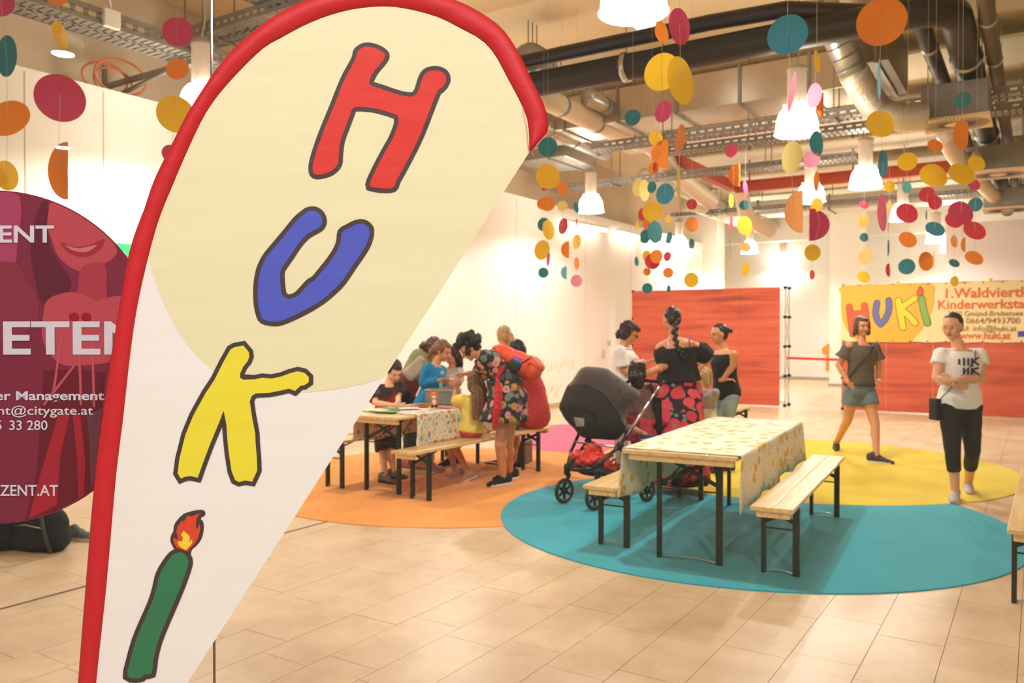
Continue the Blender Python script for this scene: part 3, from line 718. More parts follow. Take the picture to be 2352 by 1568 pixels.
# orange cable coil on top of the wall
cc = MB(); ctr = Xp(248, 200, -8.55)
for k_, (rr, dx) in enumerate(((0.26, 0), (0.22, 0.05), (0.3, 0.1))):
    cc.tube([V((-8.6 + dx + 0.03 * math.sin(a), ctr.y + rr * math.cos(a) + 0.06 * k_, 4.18 + rr * 0.62 + rr * 0.6 * math.sin(a))) for a in [2 * math.pi * i / 28 for i in range(28)]], 0.012, 6, closed=True)
tag(obj('cable_coil', cc, mat('cable_orange', (204, 110, 50), 0.5), origin=(-8.6, ctr.y, 4.2)), 'coil of orange cable lying on top of the white left wall', 'cable')
p = Xp(255, 36, -7.33); t = thing('junction_box', 'small white junction box on the side of the upper left cable tray', 'box', p)
obj('box', MB().box((-7.325, p.y, 4.5), (0.05, 0.16, 0.17)), M_white, t, bevel=0.008); obj('cable', MB().tube([(-7.32, p.y, 4.58), (-7.3, p.y - 0.06, 4.8), (-7.32, p.y - 0.03, 5.6)], 0.008, 6), M_white, t)
# ================================================================= BEER TABLES
M_pine = wood('pine', (240, 212, 158), (224, 186, 124)); M_green = mat('green_enamel', (30, 44, 34), 0.4, 0.2); M_zinc = mat('zinc', (200, 200, 196), 0.25, 0.9)
def beer(kind):
    tb = kind == 'table'
    W, L, Hh, lw, ly = (0.77, 2.43, 0.77, 0.42, 0.965) if tb else (0.262, 2.44, 0.48, 0.205, 0.955)
    t = thing('beer_' + kind, None, None)
    npl = 4 if tb else 2
    for i in range(npl): obj('plank', MB().box((-W / 2 + (i + 0.5) * W / npl, 0, Hh - 0.0135), (W / npl - 0.001, L, 0.027)), M_pine, t, local=True, bevel=0.004)
    for s in (-1, 1): obj('batten', MB().box((0, s * (L / 2 - 0.06), Hh - 0.05), (W - 0.06, 0.045, 0.045)), M_pine, t, local=True, bevel=0.003)
    for s in (-1, 1):
        y = s * ly
        for sx in (-1, 1):
            m = MB(); x = sx * lw / 2
            wd_ = 0.042 if sx == 1 else 0.026
            m.box((x, y, (Hh - 0.03) / 2), (wd_, 0.028, Hh - 0.034)); m.box((x - sx * 0.012, y + 0.012, (Hh - 0.03) / 2), (0.004, 0.03, Hh - 0.034))
            obj('leg', m, M_green, t, local=True)
        zt = Hh - 0.05; zl = zt - (0.20 if tb else 0.10)
        m = MB(); m.bar((-lw / 2, y + 0.015, zt), (lw / 2, y + 0.015, zl), 0.006, 0.028); m.bar((-lw / 2, y + 0.022, zl), (lw / 2, y + 0.022, zt), 0.006, 0.028)
        m.bar((-lw / 2, y, zl - 0.035), (lw / 2, y, zl - 0.035), 0.008, 0.010); obj('cross_brace', m, M_green, t, local=True)
        m = MB(); m.bar((0, y, zl + 0.05), (0, y - s * (0.45 if tb else 0.26), Hh - 0.05), 0.012, 0.012)
        if tb:
            for sx in (-1, 1): m.bar((sx * lw * 0.47, y, zl - 0.02), (sx * 0.05, y - s * 0.42, Hh - 0.06), 0.008, 0.008)
        obj('folding_stay', m, M_green, t, local=True)
        m = MB(); n = 10; m.tube([V((lw / 2 * (-1 + 2 * i / n), y, 0.010 + 0.018 * math.sin(math.pi * i / n))) for i in range(n + 1)], 0.006, 8)
        obj('foot_bar', m, M_zinc, t, local=True)
    return t
T1 = beer('table'); R1 = math.radians(3.9); T1.location = (-2.07, 6.30, 0.009); T1.rotation_euler.z = R1
tag(T1, 'pine folding beer table with a yellow floral cloth on the turquoise carpet', 'table', 'folding beer tables'); WM[T1] = Matrix.Translation(T1.location) @ Matrix.Rotation(R1, 4, 'Z')
T2 = copy_tree(T1); T2.location = (-5.39, 6.98, 0.0065); T2.rotation_euler.z = math.radians(0.5)
tag(T2, 'pine folding beer table covered with papers where children do crafts on the orange carpet', 'table'); WM[T2] = Matrix.Translation(T2.location) @ Matrix.Rotation(math.radians(0.5), 4, 'Z')
Bn = beer('bench')
BL = [((-1.466, 6.32, 0.009), 3.9, 'empty pine folding bench to the right of the yellow-cloth table'), ((-2.672, 6.37, 0.009), 3.9, 'pine folding bench to the left of the yellow-cloth table, by the stroller'),
      ((-4.83, 6.9, 0.0065), -1.0, 'pine folding bench where the girl in yellow sits at the craft table'), ((-5.96, 6.9, 0.0065), 0.3, 'pine folding bench behind the craft table, its dark leg next to the flag'),
      ((0.0, 6.52, 0), -0.7, 'pine folding bench cut by the right edge on the bare tiles'), None]
p = Zp(1714, 932, 0.48)
BL[5] = ((p.x, p.y - 1.2, 0.01), 2, 'distant pine folding bench behind the woman in the black tank top')
for i, (loc, a, lb) in enumerate(BL):
    o = Bn if i == 0 else copy_tree(Bn); o.location = loc; o.rotation_euler.z = math.radians(a); tag(o, lb, 'bench', 'pine folding benches')
# tablecloths
def cloth(name, TM, W, y0, y1, drop, Hh, m, label, seed=0, wave=0.02, slack=0.0):
    rr = random.Random(seed); t = thing(name, label, 'tablecloth', TM @ V((0, (y0 + y1) / 2, Hh)), 0)
    N = 40; cols = []
    hw = W / 2 + 0.006
    for j in range(N + 1):
        y = y0 + (y1 - y0) * j / N; c = []
        for s in (-1, 1):
            side = []
            for k_ in range(9):
                f = k_ / 8; edge = 0.35 * math.exp(-j / 2.0) + 0.12 * math.exp(-(N - j) / 2.0)
                out = wave * f * (math.sin(j * 0.55 + seed + s) + 0.6 * math.sin(j * 0.23 + 2 * s + seed)) + 0.012 + 0.03 * f * edge
                side.append(V((s * (hw + max(0.003, out)), y - 0.0 * f, Hh - drop * f * (1 + 0.05 * math.sin(j * 0.4 + s) + 0.14 * edge))))
            c.append(side)
        top = [V((hw * (-1 + 2 * i / 10), y, Hh + 0.003 + 0.0012 * math.sin(i * 2.1 + j * 0.9))) for i in range(11)]
        cols.append(c[0][::-1][:-1] + [c[0][0]] + top + c[1])
    M_ = MB(); n = len(cols[0]); vs = [TM @ p for c in cols for p in c]
    M_.raw(vs, [(j * n + i, j * n + i + 1, (j + 1) * n + i + 1, (j + 1) * n + i) for j in range(N) for i in range(n - 1)], True)
    o = obj('cloth', M_, m, t, fix=False); md = o.modifiers.new('s', 'SOLIDIFY'); md.thickness = 0.0012; return t
M_c1 = floral('yellow_floral', (242, 234, 214), ['e6be50', 'f2ead0', 'dcb448', 'f4ecd6', 'e4bc52', 'eee0b0'], 11, 0.40, leaf=(226, 214, 178), petals=True)
M_c2 = floral('multi_floral', (238, 224, 198), ['e8a840', '88aabc', 'e08c5c', 'f0dcb4', 'b0c4b0', 'd48078', 'f0dcb4'], 15, 0.42, leaf=(168, 150, 126))
cloth('tablecloth', WM[T1], 0.77, -1.17, 1.10, 0.345, 0.773, M_c1, 'cream tablecloth with yellow flowers draped over the front table', 3)
cloth('tablecloth', WM[T2], 0.77, -0.93, 1.18, 0.31, 0.773, M_c2, 'tablecloth with orange and blue flowers on the craft table', 8)
# ================================================================= FEATHER FLAG
DF = 1.60
def fabric(name, c, trans=0.22, transp=0.0, bump=0.25, rough=0.55):
    m = mat(name, c, rough, bump=0, trans=trans)
    k = NT(m); b = k.n['Principled BSDF']
    tc = k.add('ShaderNodeTexCoord'); mp = k.add('ShaderNodeMapping'); mp.inputs['Scale'].default_value = (1.2, 1.2, 6); mp.inputs['Rotation'].default_value = (0, 0.9, 0.5)
    k.link(tc.outputs['Object'], mp.inputs[0])
    n = k.add('ShaderNodeTexNoise', i_Scale=2.0, i_Detail=3.0); k.link(mp.outputs[0], n.inputs['Vector'])
    w = k.add('ShaderNodeTexNoise', i_Scale=900.0, i_Detail=1.0); k.link(tc.outputs['Object'], w.inputs['Vector'])
    b1 = k.add('ShaderNodeBump'); b1.inputs['Strength'].default_value = bump; b1.inputs['Distance'].default_value = 0.02; k.link(n.outputs[0], b1.inputs['Height'])
    b2 = k.add('ShaderNodeBump'); b2.inputs['Strength'].default_value = 0.15; b2.inputs['Distance'].default_value = 0.0006; k.link(w.outputs[0], b2.inputs['Height']); k.link(b1.outputs[0], b2.inputs['Normal'])
    k.link(b2.outputs[0], b.inputs['Normal'])
    return m
def resample(pts, n):
    P = [V((*p, 0)) for p in pts]; L = [0]
    for a, b in zip(P, P[1:]): L.append(L[-1] + (b - a).length)
    o = []
    for i in range(n):
        s = L[-1] * i / (n - 1); j = 0
        while j < len(L) - 2 and L[j + 1] < s: j += 1
        u = (s - L[j]) / (L[j + 1] - L[j]); q = P[j].lerp(P[j + 1], u); o.append((q.x, q.y))
    return o
def catmull(pts, n=5):
    P = [V((*p, 0)) for p in pts]; o = []
    for i in range(len(P) - 1):
        p0, p1, p2, p3 = P[max(i - 1, 0)], P[i], P[i + 1], P[min(i + 2, len(P) - 1)]
        for j in range(n):
            t = j / n; q = 0.5 * ((2 * p1) + (p2 - p0) * t + (2 * p0 - 5 * p1 + 4 * p2 - p3) * t * t + (3 * p1 - p0 - 3 * p2 + p3) * t ** 3); o.append((q.x, q.y))
    o.append((P[-1].x, P[-1].y)); return o
outer = catmull([(160, 1925), (168, 1760), (179, 1568), (197, 1339), (213, 1144), (227, 1010), (247, 869), (269, 734), (292, 600), (311, 532), (331, 480), (353, 415), (395, 330), (441, 242), (520, 129), (600, 57), (674, 12), (760, -20), (860, -32), (960, -24), (1046, 0), (1106, 30), (1156, 68), (1195, 128), (1225, 190), (1249, 238), (1261, 286), (1260, 304), (1240, 326), (1219, 348)])
inner = catmull([(196, 1925), (205, 1760), (221, 1568), (245, 1339), (266, 1100), (283, 959), (298, 824), (314, 712), (337, 605), (365, 504), (399, 420), (428, 352), (471, 263), (520, 196), (600, 115), (648, 86), (698, 59), (749, 38), (808, 22), (874, 15), (927, 19), (1002, 38), (1061, 67), (1106, 92), (1136, 125), (1165, 178), (1201, 247), (1213, 286), (1216, 346)])
NR = 110
oo, ii = resample(outer, NR), resample(inner, NR)
base_pt = PV(180, 1760, DF); base_pt.z = 0
flag = thing('feather_flag', 'tall feather flag with a red border and hand-drawn HUKI letters, nearest the viewer', 'flag', base_pt)
ff = MB(); secs = []
for a, b in zip(oo, ii):
    A, B = PV(*a, DF), PV(*b, DF); r = []
    for k in range(9):
        u = k / 8; r.append(A.lerp(B, u) - fh * (0.011 * math.sin(math.pi * u) ** 0.7))
    for k in range(7, 0, -1):
        u = k / 8; r.append(A.lerp(B, u) + fh * (0.014 * math.sin(math.pi * u) ** 0.7))
    secs.append(r)
ff.loft(secs); obj('sleeve', ff, fabric('flag_red', (200, 26, 40), 0.10, bump=0.4), flag)
st = MB(); st.tube([PV(*p, DF) - fh * 0.003 for p in [(1200, 250), (1209, 290), (1214, 346)]], 0.0006, 6); st.tube([PV(*p, DF) - fh * 0.004 for p in [(1262, 288), (1260, 304), (1240, 326), (1219, 350)]], 0.0008, 6)
st.tube([PV(*p, DF) - fh * 0.002 for p in [(1217, 347), (1222, 352), (1226, 357)]], 0.0008, 5)
obj('stitching', st, mat('thread_pink', (240, 150, 150)), flag)
right_edge = [(1216, 349), (1100, 529), (1002, 683), (884, 865), (766, 1048), (648, 1231), (540, 1398), (430, 1568), (300, 1760), (196, 1925)]
body = ii + right_edge[1:-1]
obj('cloth', MB().prism([PV(*p, DF) for p in body], fh * 0.0008), fabric('flag_white', (244, 243, 243), 0.25), flag)
circ = [p for p in ii if p[1] < 597] + [(1216, 349), (1100, 529), (1002, 683), (884, 865)] + catmull([(884, 865), (830, 882), (770, 893), (727, 899), (691, 900), (640, 896), (590, 887), (530, 868), (482, 844), (434, 796), (409, 760), (380, 706), (358, 650), (341, 597)])[1:]
obj('printed_disc', MB().prism([PV(*p, DF - 0.0006) for p in circ], fh * 0.0003), fabric('flag_cream', (243, 238, 202), 0.25), flag)
def zz(pts, s, ox, oy): return [(ox + x / s, oy + y / s) for x, y in pts]
Hf = zz([(735, 430), (745, 395), (790, 365), (840, 362), (900, 380), (945, 408), (957, 435), (935, 475), (880, 540), (850, 590), (833, 635), (845, 658), (920, 682), (1000, 710), (1080, 735), (1150, 745), (1190, 733), (1215, 695), (1238, 620), (1265, 568), (1310, 545), (1370, 545), (1415, 570), (1428, 610), (1415, 650), (1385, 685), (1350, 725)], 3.36, 600, 0) + [(965, 310), (930, 380), (911, 414), (903, 431), (878, 433), (858, 430), (849, 424), (862, 392), (884, 350), (902, 318), (914, 286)] + zz([(1057, 905), (1045, 888), (950, 855), (850, 832), (740, 825), (705, 840), (688, 880), (662, 950), (612, 1090), (598, 1200), (590, 1268), (540, 1320), (470, 1345), (415, 1345), (397, 1308), (410, 1220), (470, 1040), (560, 820), (640, 620), (718, 475)], 3.36, 600, 0)
Uf = zz([(905, 200), (960, 192), (1010, 215), (1040, 260), (1045, 310), (1020, 355), (950, 395), (880, 440), (800, 530), (720, 650), (650, 750), (628, 800), (625, 870), (635, 980), (650, 1035), (690, 1068), (740, 1068), (800, 1040), (860, 980), (920, 915), (975, 880), (1050, 790), (1130, 690), (1195, 590), (1230, 500), (1242, 410), (1300, 370), (1380, 330), (1440, 320), (1490, 340), (1520, 390), (1500, 500), (1440, 610), (1350, 740), (1240, 900), (1130, 1010), (1030, 1090), (900, 1170), (760, 1240), (640, 1290), (560, 1300), (460, 1280), (425, 1220), (405, 1120), (400, 1000), (410, 870), (440, 750), (500, 640), (600, 520), (700, 400), (790, 290), (860, 230)], 4.355, 500, 440)
Kf = zz([(625, 165), (660, 145), (740, 130), (790, 190), (795, 230), (780, 270), (740, 320), (712, 380), (710, 420), (740, 438), (840, 435), (910, 420), (990, 428), (1080, 410), (1160, 380), (1230, 362), (1290, 375), (1330, 415), (1330, 460), (1290, 488), (1255, 492), (1205, 540), (1155, 518), (1080, 535), (980, 555), (850, 562), (815, 585), (798, 632), (815, 750), (848, 930), (850, 1000), (862, 1140), (866, 1255), (820, 1355), (758, 1345), (700, 1358), (665, 1340), (635, 1260), (610, 1100), (595, 950), (588, 840), (562, 715), (520, 830), (440, 1020), (380, 1180), (330, 1320), (265, 1305), (215, 1312), (178, 1328), (148, 1280), (165, 1150), (220, 930), (290, 760), (400, 560), (480, 440), (560, 280)], 3.92, 370, 760)
If = zz([(600, 445), (640, 448), (675, 485), (687, 530), (670, 600), (620, 740), (540, 930), (450, 1140), (410, 1260), (385, 1370), (368, 1488), (310, 1495), (285, 1520), (230, 1530), (158, 1510), (180, 1390), (230, 1210), (290, 1060), (370, 880), (410, 750), (430, 660), (460, 590), (520, 500), (560, 460)], 3.752, 250, 1150)
Fo = zz([(570, 420), (545, 380), (530, 345), (535, 300), (555, 260), (562, 210), (590, 165), (640, 115), (700, 92), (770, 78), (815, 80), (832, 105), (820, 130), (790, 150), (812, 180), (817, 240), (800, 320), (760, 380), (715, 420), (700, 460), (640, 430)], 3.752, 250, 1150)
Fr = zz([(590, 408), (570, 380), (556, 345), (556, 315), (575, 325), (600, 342), (583, 270), (590, 220), (635, 165), (642, 188), (680, 125), (710, 132), (790, 105), (757, 150), (750, 220), (760, 245), (783, 195), (790, 240), (770, 320), (740, 370), (700, 410), (680, 435), (640, 420)], 3.752, 250, 1150)
Fy = zz([(665, 424), (625, 405), (600, 380), (592, 345), (630, 350), (638, 320), (622, 290), (632, 272), (645, 258), (665, 275), (695, 300), (698, 330), (690, 360), (720, 325), (718, 365), (695, 392)], 3.752, 250, 1150)
M_ink = fabric('ink_brown', (70, 56, 56), 0.12)
for nm, pl, c, w, sm in (('letter_h', Hf, (222, 52, 42), 10, 3), ('letter_u', Uf, (82, 94, 206), 10.5, 3), ('letter_k', Kf, (240, 228, 60), 10, 1), ('letter_i', If, (54, 128, 88), 10, 2)):
    if sm > 1: pl = smooth_poly(pl, sm)
    obj(nm + '_outline', MB().prism([PV(*p, DF - 0.0014) for p in offset_poly(pl, w)], fh * 0.0003), M_ink, flag)
    obj(nm, MB().prism([PV(*p, DF - 0.002) for p in pl], fh * 0.0003), fabric('ink_' + nm, c, 0.18), flag)
obj('flame_outline', MB().prism([PV(*p, DF - 0.0011) for p in smooth_poly(Fo, 3)], fh * 0.0003), M_ink, flag)
obj('flame', MB().prism([PV(*p, DF - 0.0017) for p in Fr], fh * 0.0003), fabric('ink_flame', (226, 74, 40), 0.18), flag)
obj('flame_core', MB().prism([PV(*p, DF - 0.0022) for p in Fy], fh * 0.0003), fabric('ink_core', (248, 222, 60), 0.18), flag)
mid = [((a[0] + b[0]) / 2, (a[1] + b[1]) / 2) for a, b in zip(oo, ii)]
pole = [base_pt + V((0, 0, 0.02)), base_pt + V((0, 0, 0.3))] + [PV(*p, DF) for p in mid[:-4:3]]
obj('pole', MB().tube(pole, 0.007, 10), M_dark, flag)
bs = MB(); 
for a in (0.4, 1.97): d = V((math.cos(a), math.sin(a), 0)) * 0.4; bs.bar(base_pt - d + UP * 0.012, base_pt + d + UP * 0.012, 0.04, 0.02)
obj('cross_base', bs, M_dark, flag)
# ================================================================= GLASS FRONT AND ITS STICKER
DG = 1.95
def glass_mat():
    m = bpy.data.materials.new('window_glass'); m.use_nodes = True; k = NT(m); k.n.remove(k.n['Principled BSDF'])
    tr = k.add('ShaderNodeBsdfTransparent'); tr.inputs[0].default_value = (0.985, 0.985, 0.97, 1)
    gl = k.add('ShaderNodeBsdfGlossy'); gl.inputs['Roughness'].default_value = 0.0
    fr = k.add('ShaderNodeFresnel'); fr.inputs[0].default_value = 1.45
    mx = k.add('ShaderNodeMixShader'); k.link(fr.outputs[0], mx.inputs[0]); k.link(tr.outputs[0], mx.inputs[1]); k.link(gl.outputs[0], mx.inputs[2])
    k.link(mx.outputs[0], k.n['Material Output'].inputs[0]); return m
M_glass = glass_mat()
jx = PV(489, 784, DG); jr = (jx - CAM).dot(rt)
def GP(r, d, z): return V((0, 0, z)) + rt * r + fh * d
def gpane(r0, r1): return MB().raw([GP(r0, DG, 0), GP(r1, DG, 0), GP(r1, DG, 3.4), GP(r0, DG, 3.4)], [(0, 1, 2, 3)])
w1 = obj('window_1', gpane(jr - 1.5, jr - 0.003), M_glass, kind='structure', fix=False)
w2 = obj('window_2', gpane(jr + 0.003, jr + 3.2), M_glass, kind='structure', fix=False)
jm = MB().bar(GP(jr, DG, 0), GP(jr, DG, 3.4), 0.0022, 0.010, upd=tuple(fh)); obj('joint', jm, mat('silicone', (70, 60, 50), 0.2), w1)
# round sticker
DS = DG - 0.004
st_c = PV(-14, 820, DS); sr = 383 / F * DS
sticker = thing('round_sticker', 'big round dark-red window sticker with white lettering at the left edge', 'sticker', st_c)
def SP(px, py, off=0.0): return PV(px, py, DS - off)
def disc_pts(off, r=383, cx=-14, cy=820, a0=0, a1=360, n=96): return [SP(cx + r * math.cos(math.radians(a0 + (a1 - a0) * i / n)), cy + r * math.sin(math.radians(a0 + (a1 - a0) * i / n)), off) for i in range(n)]
def ink(name, c, tr=0.35):
    return mat(name, c, 0.35, trans=tr)
obj('film', MB().prism(disc_pts(0), fh * 0.0003), ink('film_red', (140, 50, 76)), sticker)
def shape(pts, c, off, nm, sm=4):
    P = smooth_poly(pts, sm) if sm else pts
    # keep inside the disc
    Q = []
    for x, y in P:
        d = math.hypot(x + 14, y - 820)
        if d > 380: x, y = -14 + (x + 14) * 380 / d, 820 + (y - 820) * 380 / d
        Q.append((x, y))
    return obj(nm, MB().prism([SP(x, y, off) for x, y in Q], fh * 0.0002), ink('st_%s' % nm + '%d_%d' % (c[0], c[2]), c), sticker)
shape([(-120, 445), (20, 440), (48, 470), (40, 560), (20, 620), (-120, 640)], (186, 76, 116), 0.0004, 'printed_face', 4)
shape([(-120, 640), (20, 600), (60, 640), (90, 700), (60, 760), (-120, 800)], (152, 58, 78), 0.0005, 'printed_cheek', 4)
shape([(105, 475), (180, 448), (262, 560), (262, 590), (225, 612), (180, 622), (135, 590), (115, 540), (100, 510)], (206, 84, 96), 0.0006, 'printed_face', 4)
shape([(190, 612), (240, 605), (245, 660), (240, 690), (180, 690), (180, 650)], (186, 68, 84), 0.0007, 'printed_neck', 3)
shape([(138, 556), (170, 566), (205, 562), (240, 548), (228, 575), (195, 590), (160, 582)], (178, 52, 66), 0.0009, 'printed_lips', 3)
shape([(150, 563), (180, 570), (222, 562), (200, 578), (170, 576)], (222, 130, 130), 0.0011, 'printed_teeth', 3)
shape([(92, 470), (112, 468), (108, 520), (120, 580), (160, 640), (150, 680), (100, 700), (80, 640), (70, 560)], (112, 40, 60), 0.0008, 'printed_hair', 3)
shape([(100, 720), (108, 690), (140, 674), (180, 672), (220, 690), (235, 686), (290, 682), (300, 740), (280, 820), (180, 840), (130, 830), (98, 780)], (204, 84, 98), 0.0010, 'printed_hands', 4)
for cx, cy in ((170, 727), (198, 727)): shape([(cx - 11, cy - 5), (cx, cy - 9), (cx + 11, cy - 4), (cx + 9, cy + 9), (cx - 8, cy + 9)], (168, 30, 50), 0.0013, 'printed_nail', 3)
shape([(100, 850), (180, 848), (240, 856), (225, 1135), (130, 1190), (60, 1200), (85, 1080)], (120, 36, 52), 0.0011, 'printed_bag', 0)
shape([(134, 950), (160, 950), (138, 1050), (130, 1160), (65, 1192), (90, 1100)], (184, 44, 62), 0.0013, 'printed_bag', 0)
shape([(165, 935), (185, 960), (196, 1060), (200, 1150), (186, 1160), (178, 1060)], (184, 44, 62), 0.0014, 'printed_bag', 0)
shape([(200, 955), (236, 935), (225, 1020), (215, 1110), (208, 1120), (206, 1030)], (128, 70, 84), 0.0014, 'printed_bag', 0)
for a, b in (((142, 770), (122, 905)), ((182, 790), (186, 930)), ((212, 770), (216, 935)), ((100, 930), (170, 840))):
    obj('printed_cord', MB().bar(SP(*a, 0.0015), SP(*b, 0.0015), 0.006, 0.0003, upd=tuple(fh)) , ink('st_cord', (206, 96, 108)), sticker)
M_txt = mat('sticker_white', (226, 222, 236), 0.4, trans=0.3)
def stxt(s, xr, yb, capx, x_l, bold, ):
    o = SP(xr, yb, 0.0022); size = capx / F * DS / 0.70
    t = text_mesh('lettering', s, size, o, rt, UP, M_txt, sticker, align='RIGHT', bold=bold)
    # stretch horizontally to the measured width
    M = WM[sticker]; R_ = M.to_3x3()
    rl = rt; vs = t.data.vertices; o_l = M.inverted() @ o
    mn = min((v.co - o_l).dot(rl) for v in vs); want = (xr - x_l) / F * DS; f = want / -mn
    for v in vs: q = (v.co - o_l).dot(rl); v.co = v.co + rl * (q * (f - 1))
stxt('ZENT', 124, 556, 38, -52, 0.0012)
stxt('ETEN', 345, 812, 74, 8, 0.0022)
stxt('Center Management', 239, 918, 20, -90, 0.0006)
stxt('management@citygate.at', 214, 952, 20, -165, 0.0002)
stxt('33 280', 110, 987, 22, 22, 0.0002)
stxt('5', 6, 987, 22, -10, 0.0002)
stxt('AZENT.AT', 134, 1138, 25, -22, 0.0004)
# mall downlights on this side of the glass (they mirror in it)
dl_m = lightmat('downlight', (0.95, 0.97, 1.0), 40.0)
for i, (px, py) in enumerate(((145, 125), (145, 340))):
    rr = ray(px, py); m_ = V((0, 0, 1)); P0 = PV(px, py, DG)
    dr = rr - fh * (2 * rr.dot(fh)); z = 3.4; tt = (z - P0.z) / dr.z; p = P0 + dr * tt
    t = thing('downlight', ['round ceiling downlight of the walkway, the nearer to the glass front', 'round ceiling downlight of the walkway, the farther from the glass front'][i], 'lamp', p)
    obj('lens', MB().tube([p, p + UP * 0.01], 0.07, 24), dl_m, t); obj('rim', MB().tube([p + UP * 0.005, p + UP * 0.1], 0.125, 24), M_white, t); obj('rod', MB().tube([p + UP * 0.1, p + UP * 2.3], 0.012, 8), M_white, t)
for i, (r_, b_) in enumerate(((-1.5, -1.6), (1.3, -1.2))):  # two unseen lights added over the viewer to brighten the flag
    p = V((0, 0, 4.5)) + rt * r_ + fh * b_; t = thing('downlight', ['added unseen light over the viewer, the left one', 'added unseen light over the viewer, the right one'][i], 'lamp', p)
    obj('lens', MB().tube([p, p + UP * 0.01], 0.12, 24), dl_m, t); obj('rim', MB().tube([p + UP * 0.006, p + UP * 0.1], 0.14, 24), M_white, t); obj('rod', MB().tube([p + UP * 0.1, p + UP * 1.2], 0.012, 8), M_white, t)
    light(p - UP * 0.03, 380, 0.10, (1.0, 0.96, 0.92))
# ================================================================= HANGING PAPER DISCS
PC = {'P': (200, 66, 104), 'R': (206, 56, 76), 'O': (236, 136, 44), 'Y': (238, 192, 38), 'y': (244, 222, 130), 'T': (44, 122, 132), 'B': (58, 134, 160), 'C': (96, 190, 200), 'p': (236, 150, 180), 'o': (240, 168, 96)}
CN = {'P': 'pink', 'R': 'red', 'O': 'orange', 'Y': 'yellow', 'y': 'pale yellow', 'T': 'teal', 'B': 'blue', 'C': 'cyan', 'p': 'pale pink', 'o': 'pale orange'}
PM = {k: mat('paper_' + CN[k].replace(' ', '_'), c, 0.7, trans=0.25) for k, c in PC.items()}
def disc(px, py, w, h, t, kind):
    c = D(px, py, t); W = w * t / F; Hh = h * t / F
    m = MB(); n = 40; rings = 8
    if kind in 'Dd':
        rad = Hh / 2; phi = 1.25; R = rad / phi; sgn = 1 if kind == 'D' else -1
        yaw = 0
        k = W / (1.15 * rad); vd = (c - CAM).normalized()
        def Q(u, v):          # sheet folded back beyond a vertical crease
            u0 = 0.15
            if u < u0: x, y = u, 0.25 * (u - u0) ** 2
            else: x, y = u0 - 0.12 * (u - u0), (u - u0)
            return c + rt * (sgn * -(x + 0.425) * -rad * k) * 1.0 + vd * (y * rad) + UP * (v * rad * (1 + 0.05 * u))
    else:
        dm = max(W, Hh) / 2; cy_ = min(1, W / (2 * dm)); cz_ = min(1, Hh / (2 * dm)); sy = math.sqrt(max(0, 1 - cy_ * cy_)); szz = math.sqrt(max(0, 1 - cz_ * cz_)); rr = random.Random(int(px * 7 + py)); bend = rr.uniform(-0.10, 0.22); sg = rr.choice((-1, 1)); ti = rr.uniform(-0.12, 0.12) if w < h * 0.95 else 0
        def Q(u, v):
            y0 = bend * dm * u * u
            x = u * dm * cy_; y = u * dm * sy * sg; z = v * dm * cz_; y += v * dm * szz
            x += -y0 * sy * sg * 0.4; y += y0 * cy_
            x2 = x * math.cos(ti) - z * math.sin(ti); z2 = x * math.sin(ti) + z * math.cos(ti)
            return c + rt * x2 + fh * y + UP * z2
    vs = [Q(0, 0)]; fs = []
    for r in range(1, rings + 1):
        for j in range(n): a = 2 * math.pi * j / n; vs.append(Q(math.cos(a) * r / rings, math.sin(a) * r / rings))
    for j in range(n): fs.append((0, 1 + j, 1 + (j + 1) % n))
    for r in range(rings - 1):
        for j in range(n): k2 = (j + 1) % n; a = 1 + r * n; b = a + n; fs.append((a + j, b + j, b + k2, a + k2))
    m.raw(vs, fs, True); return m, c
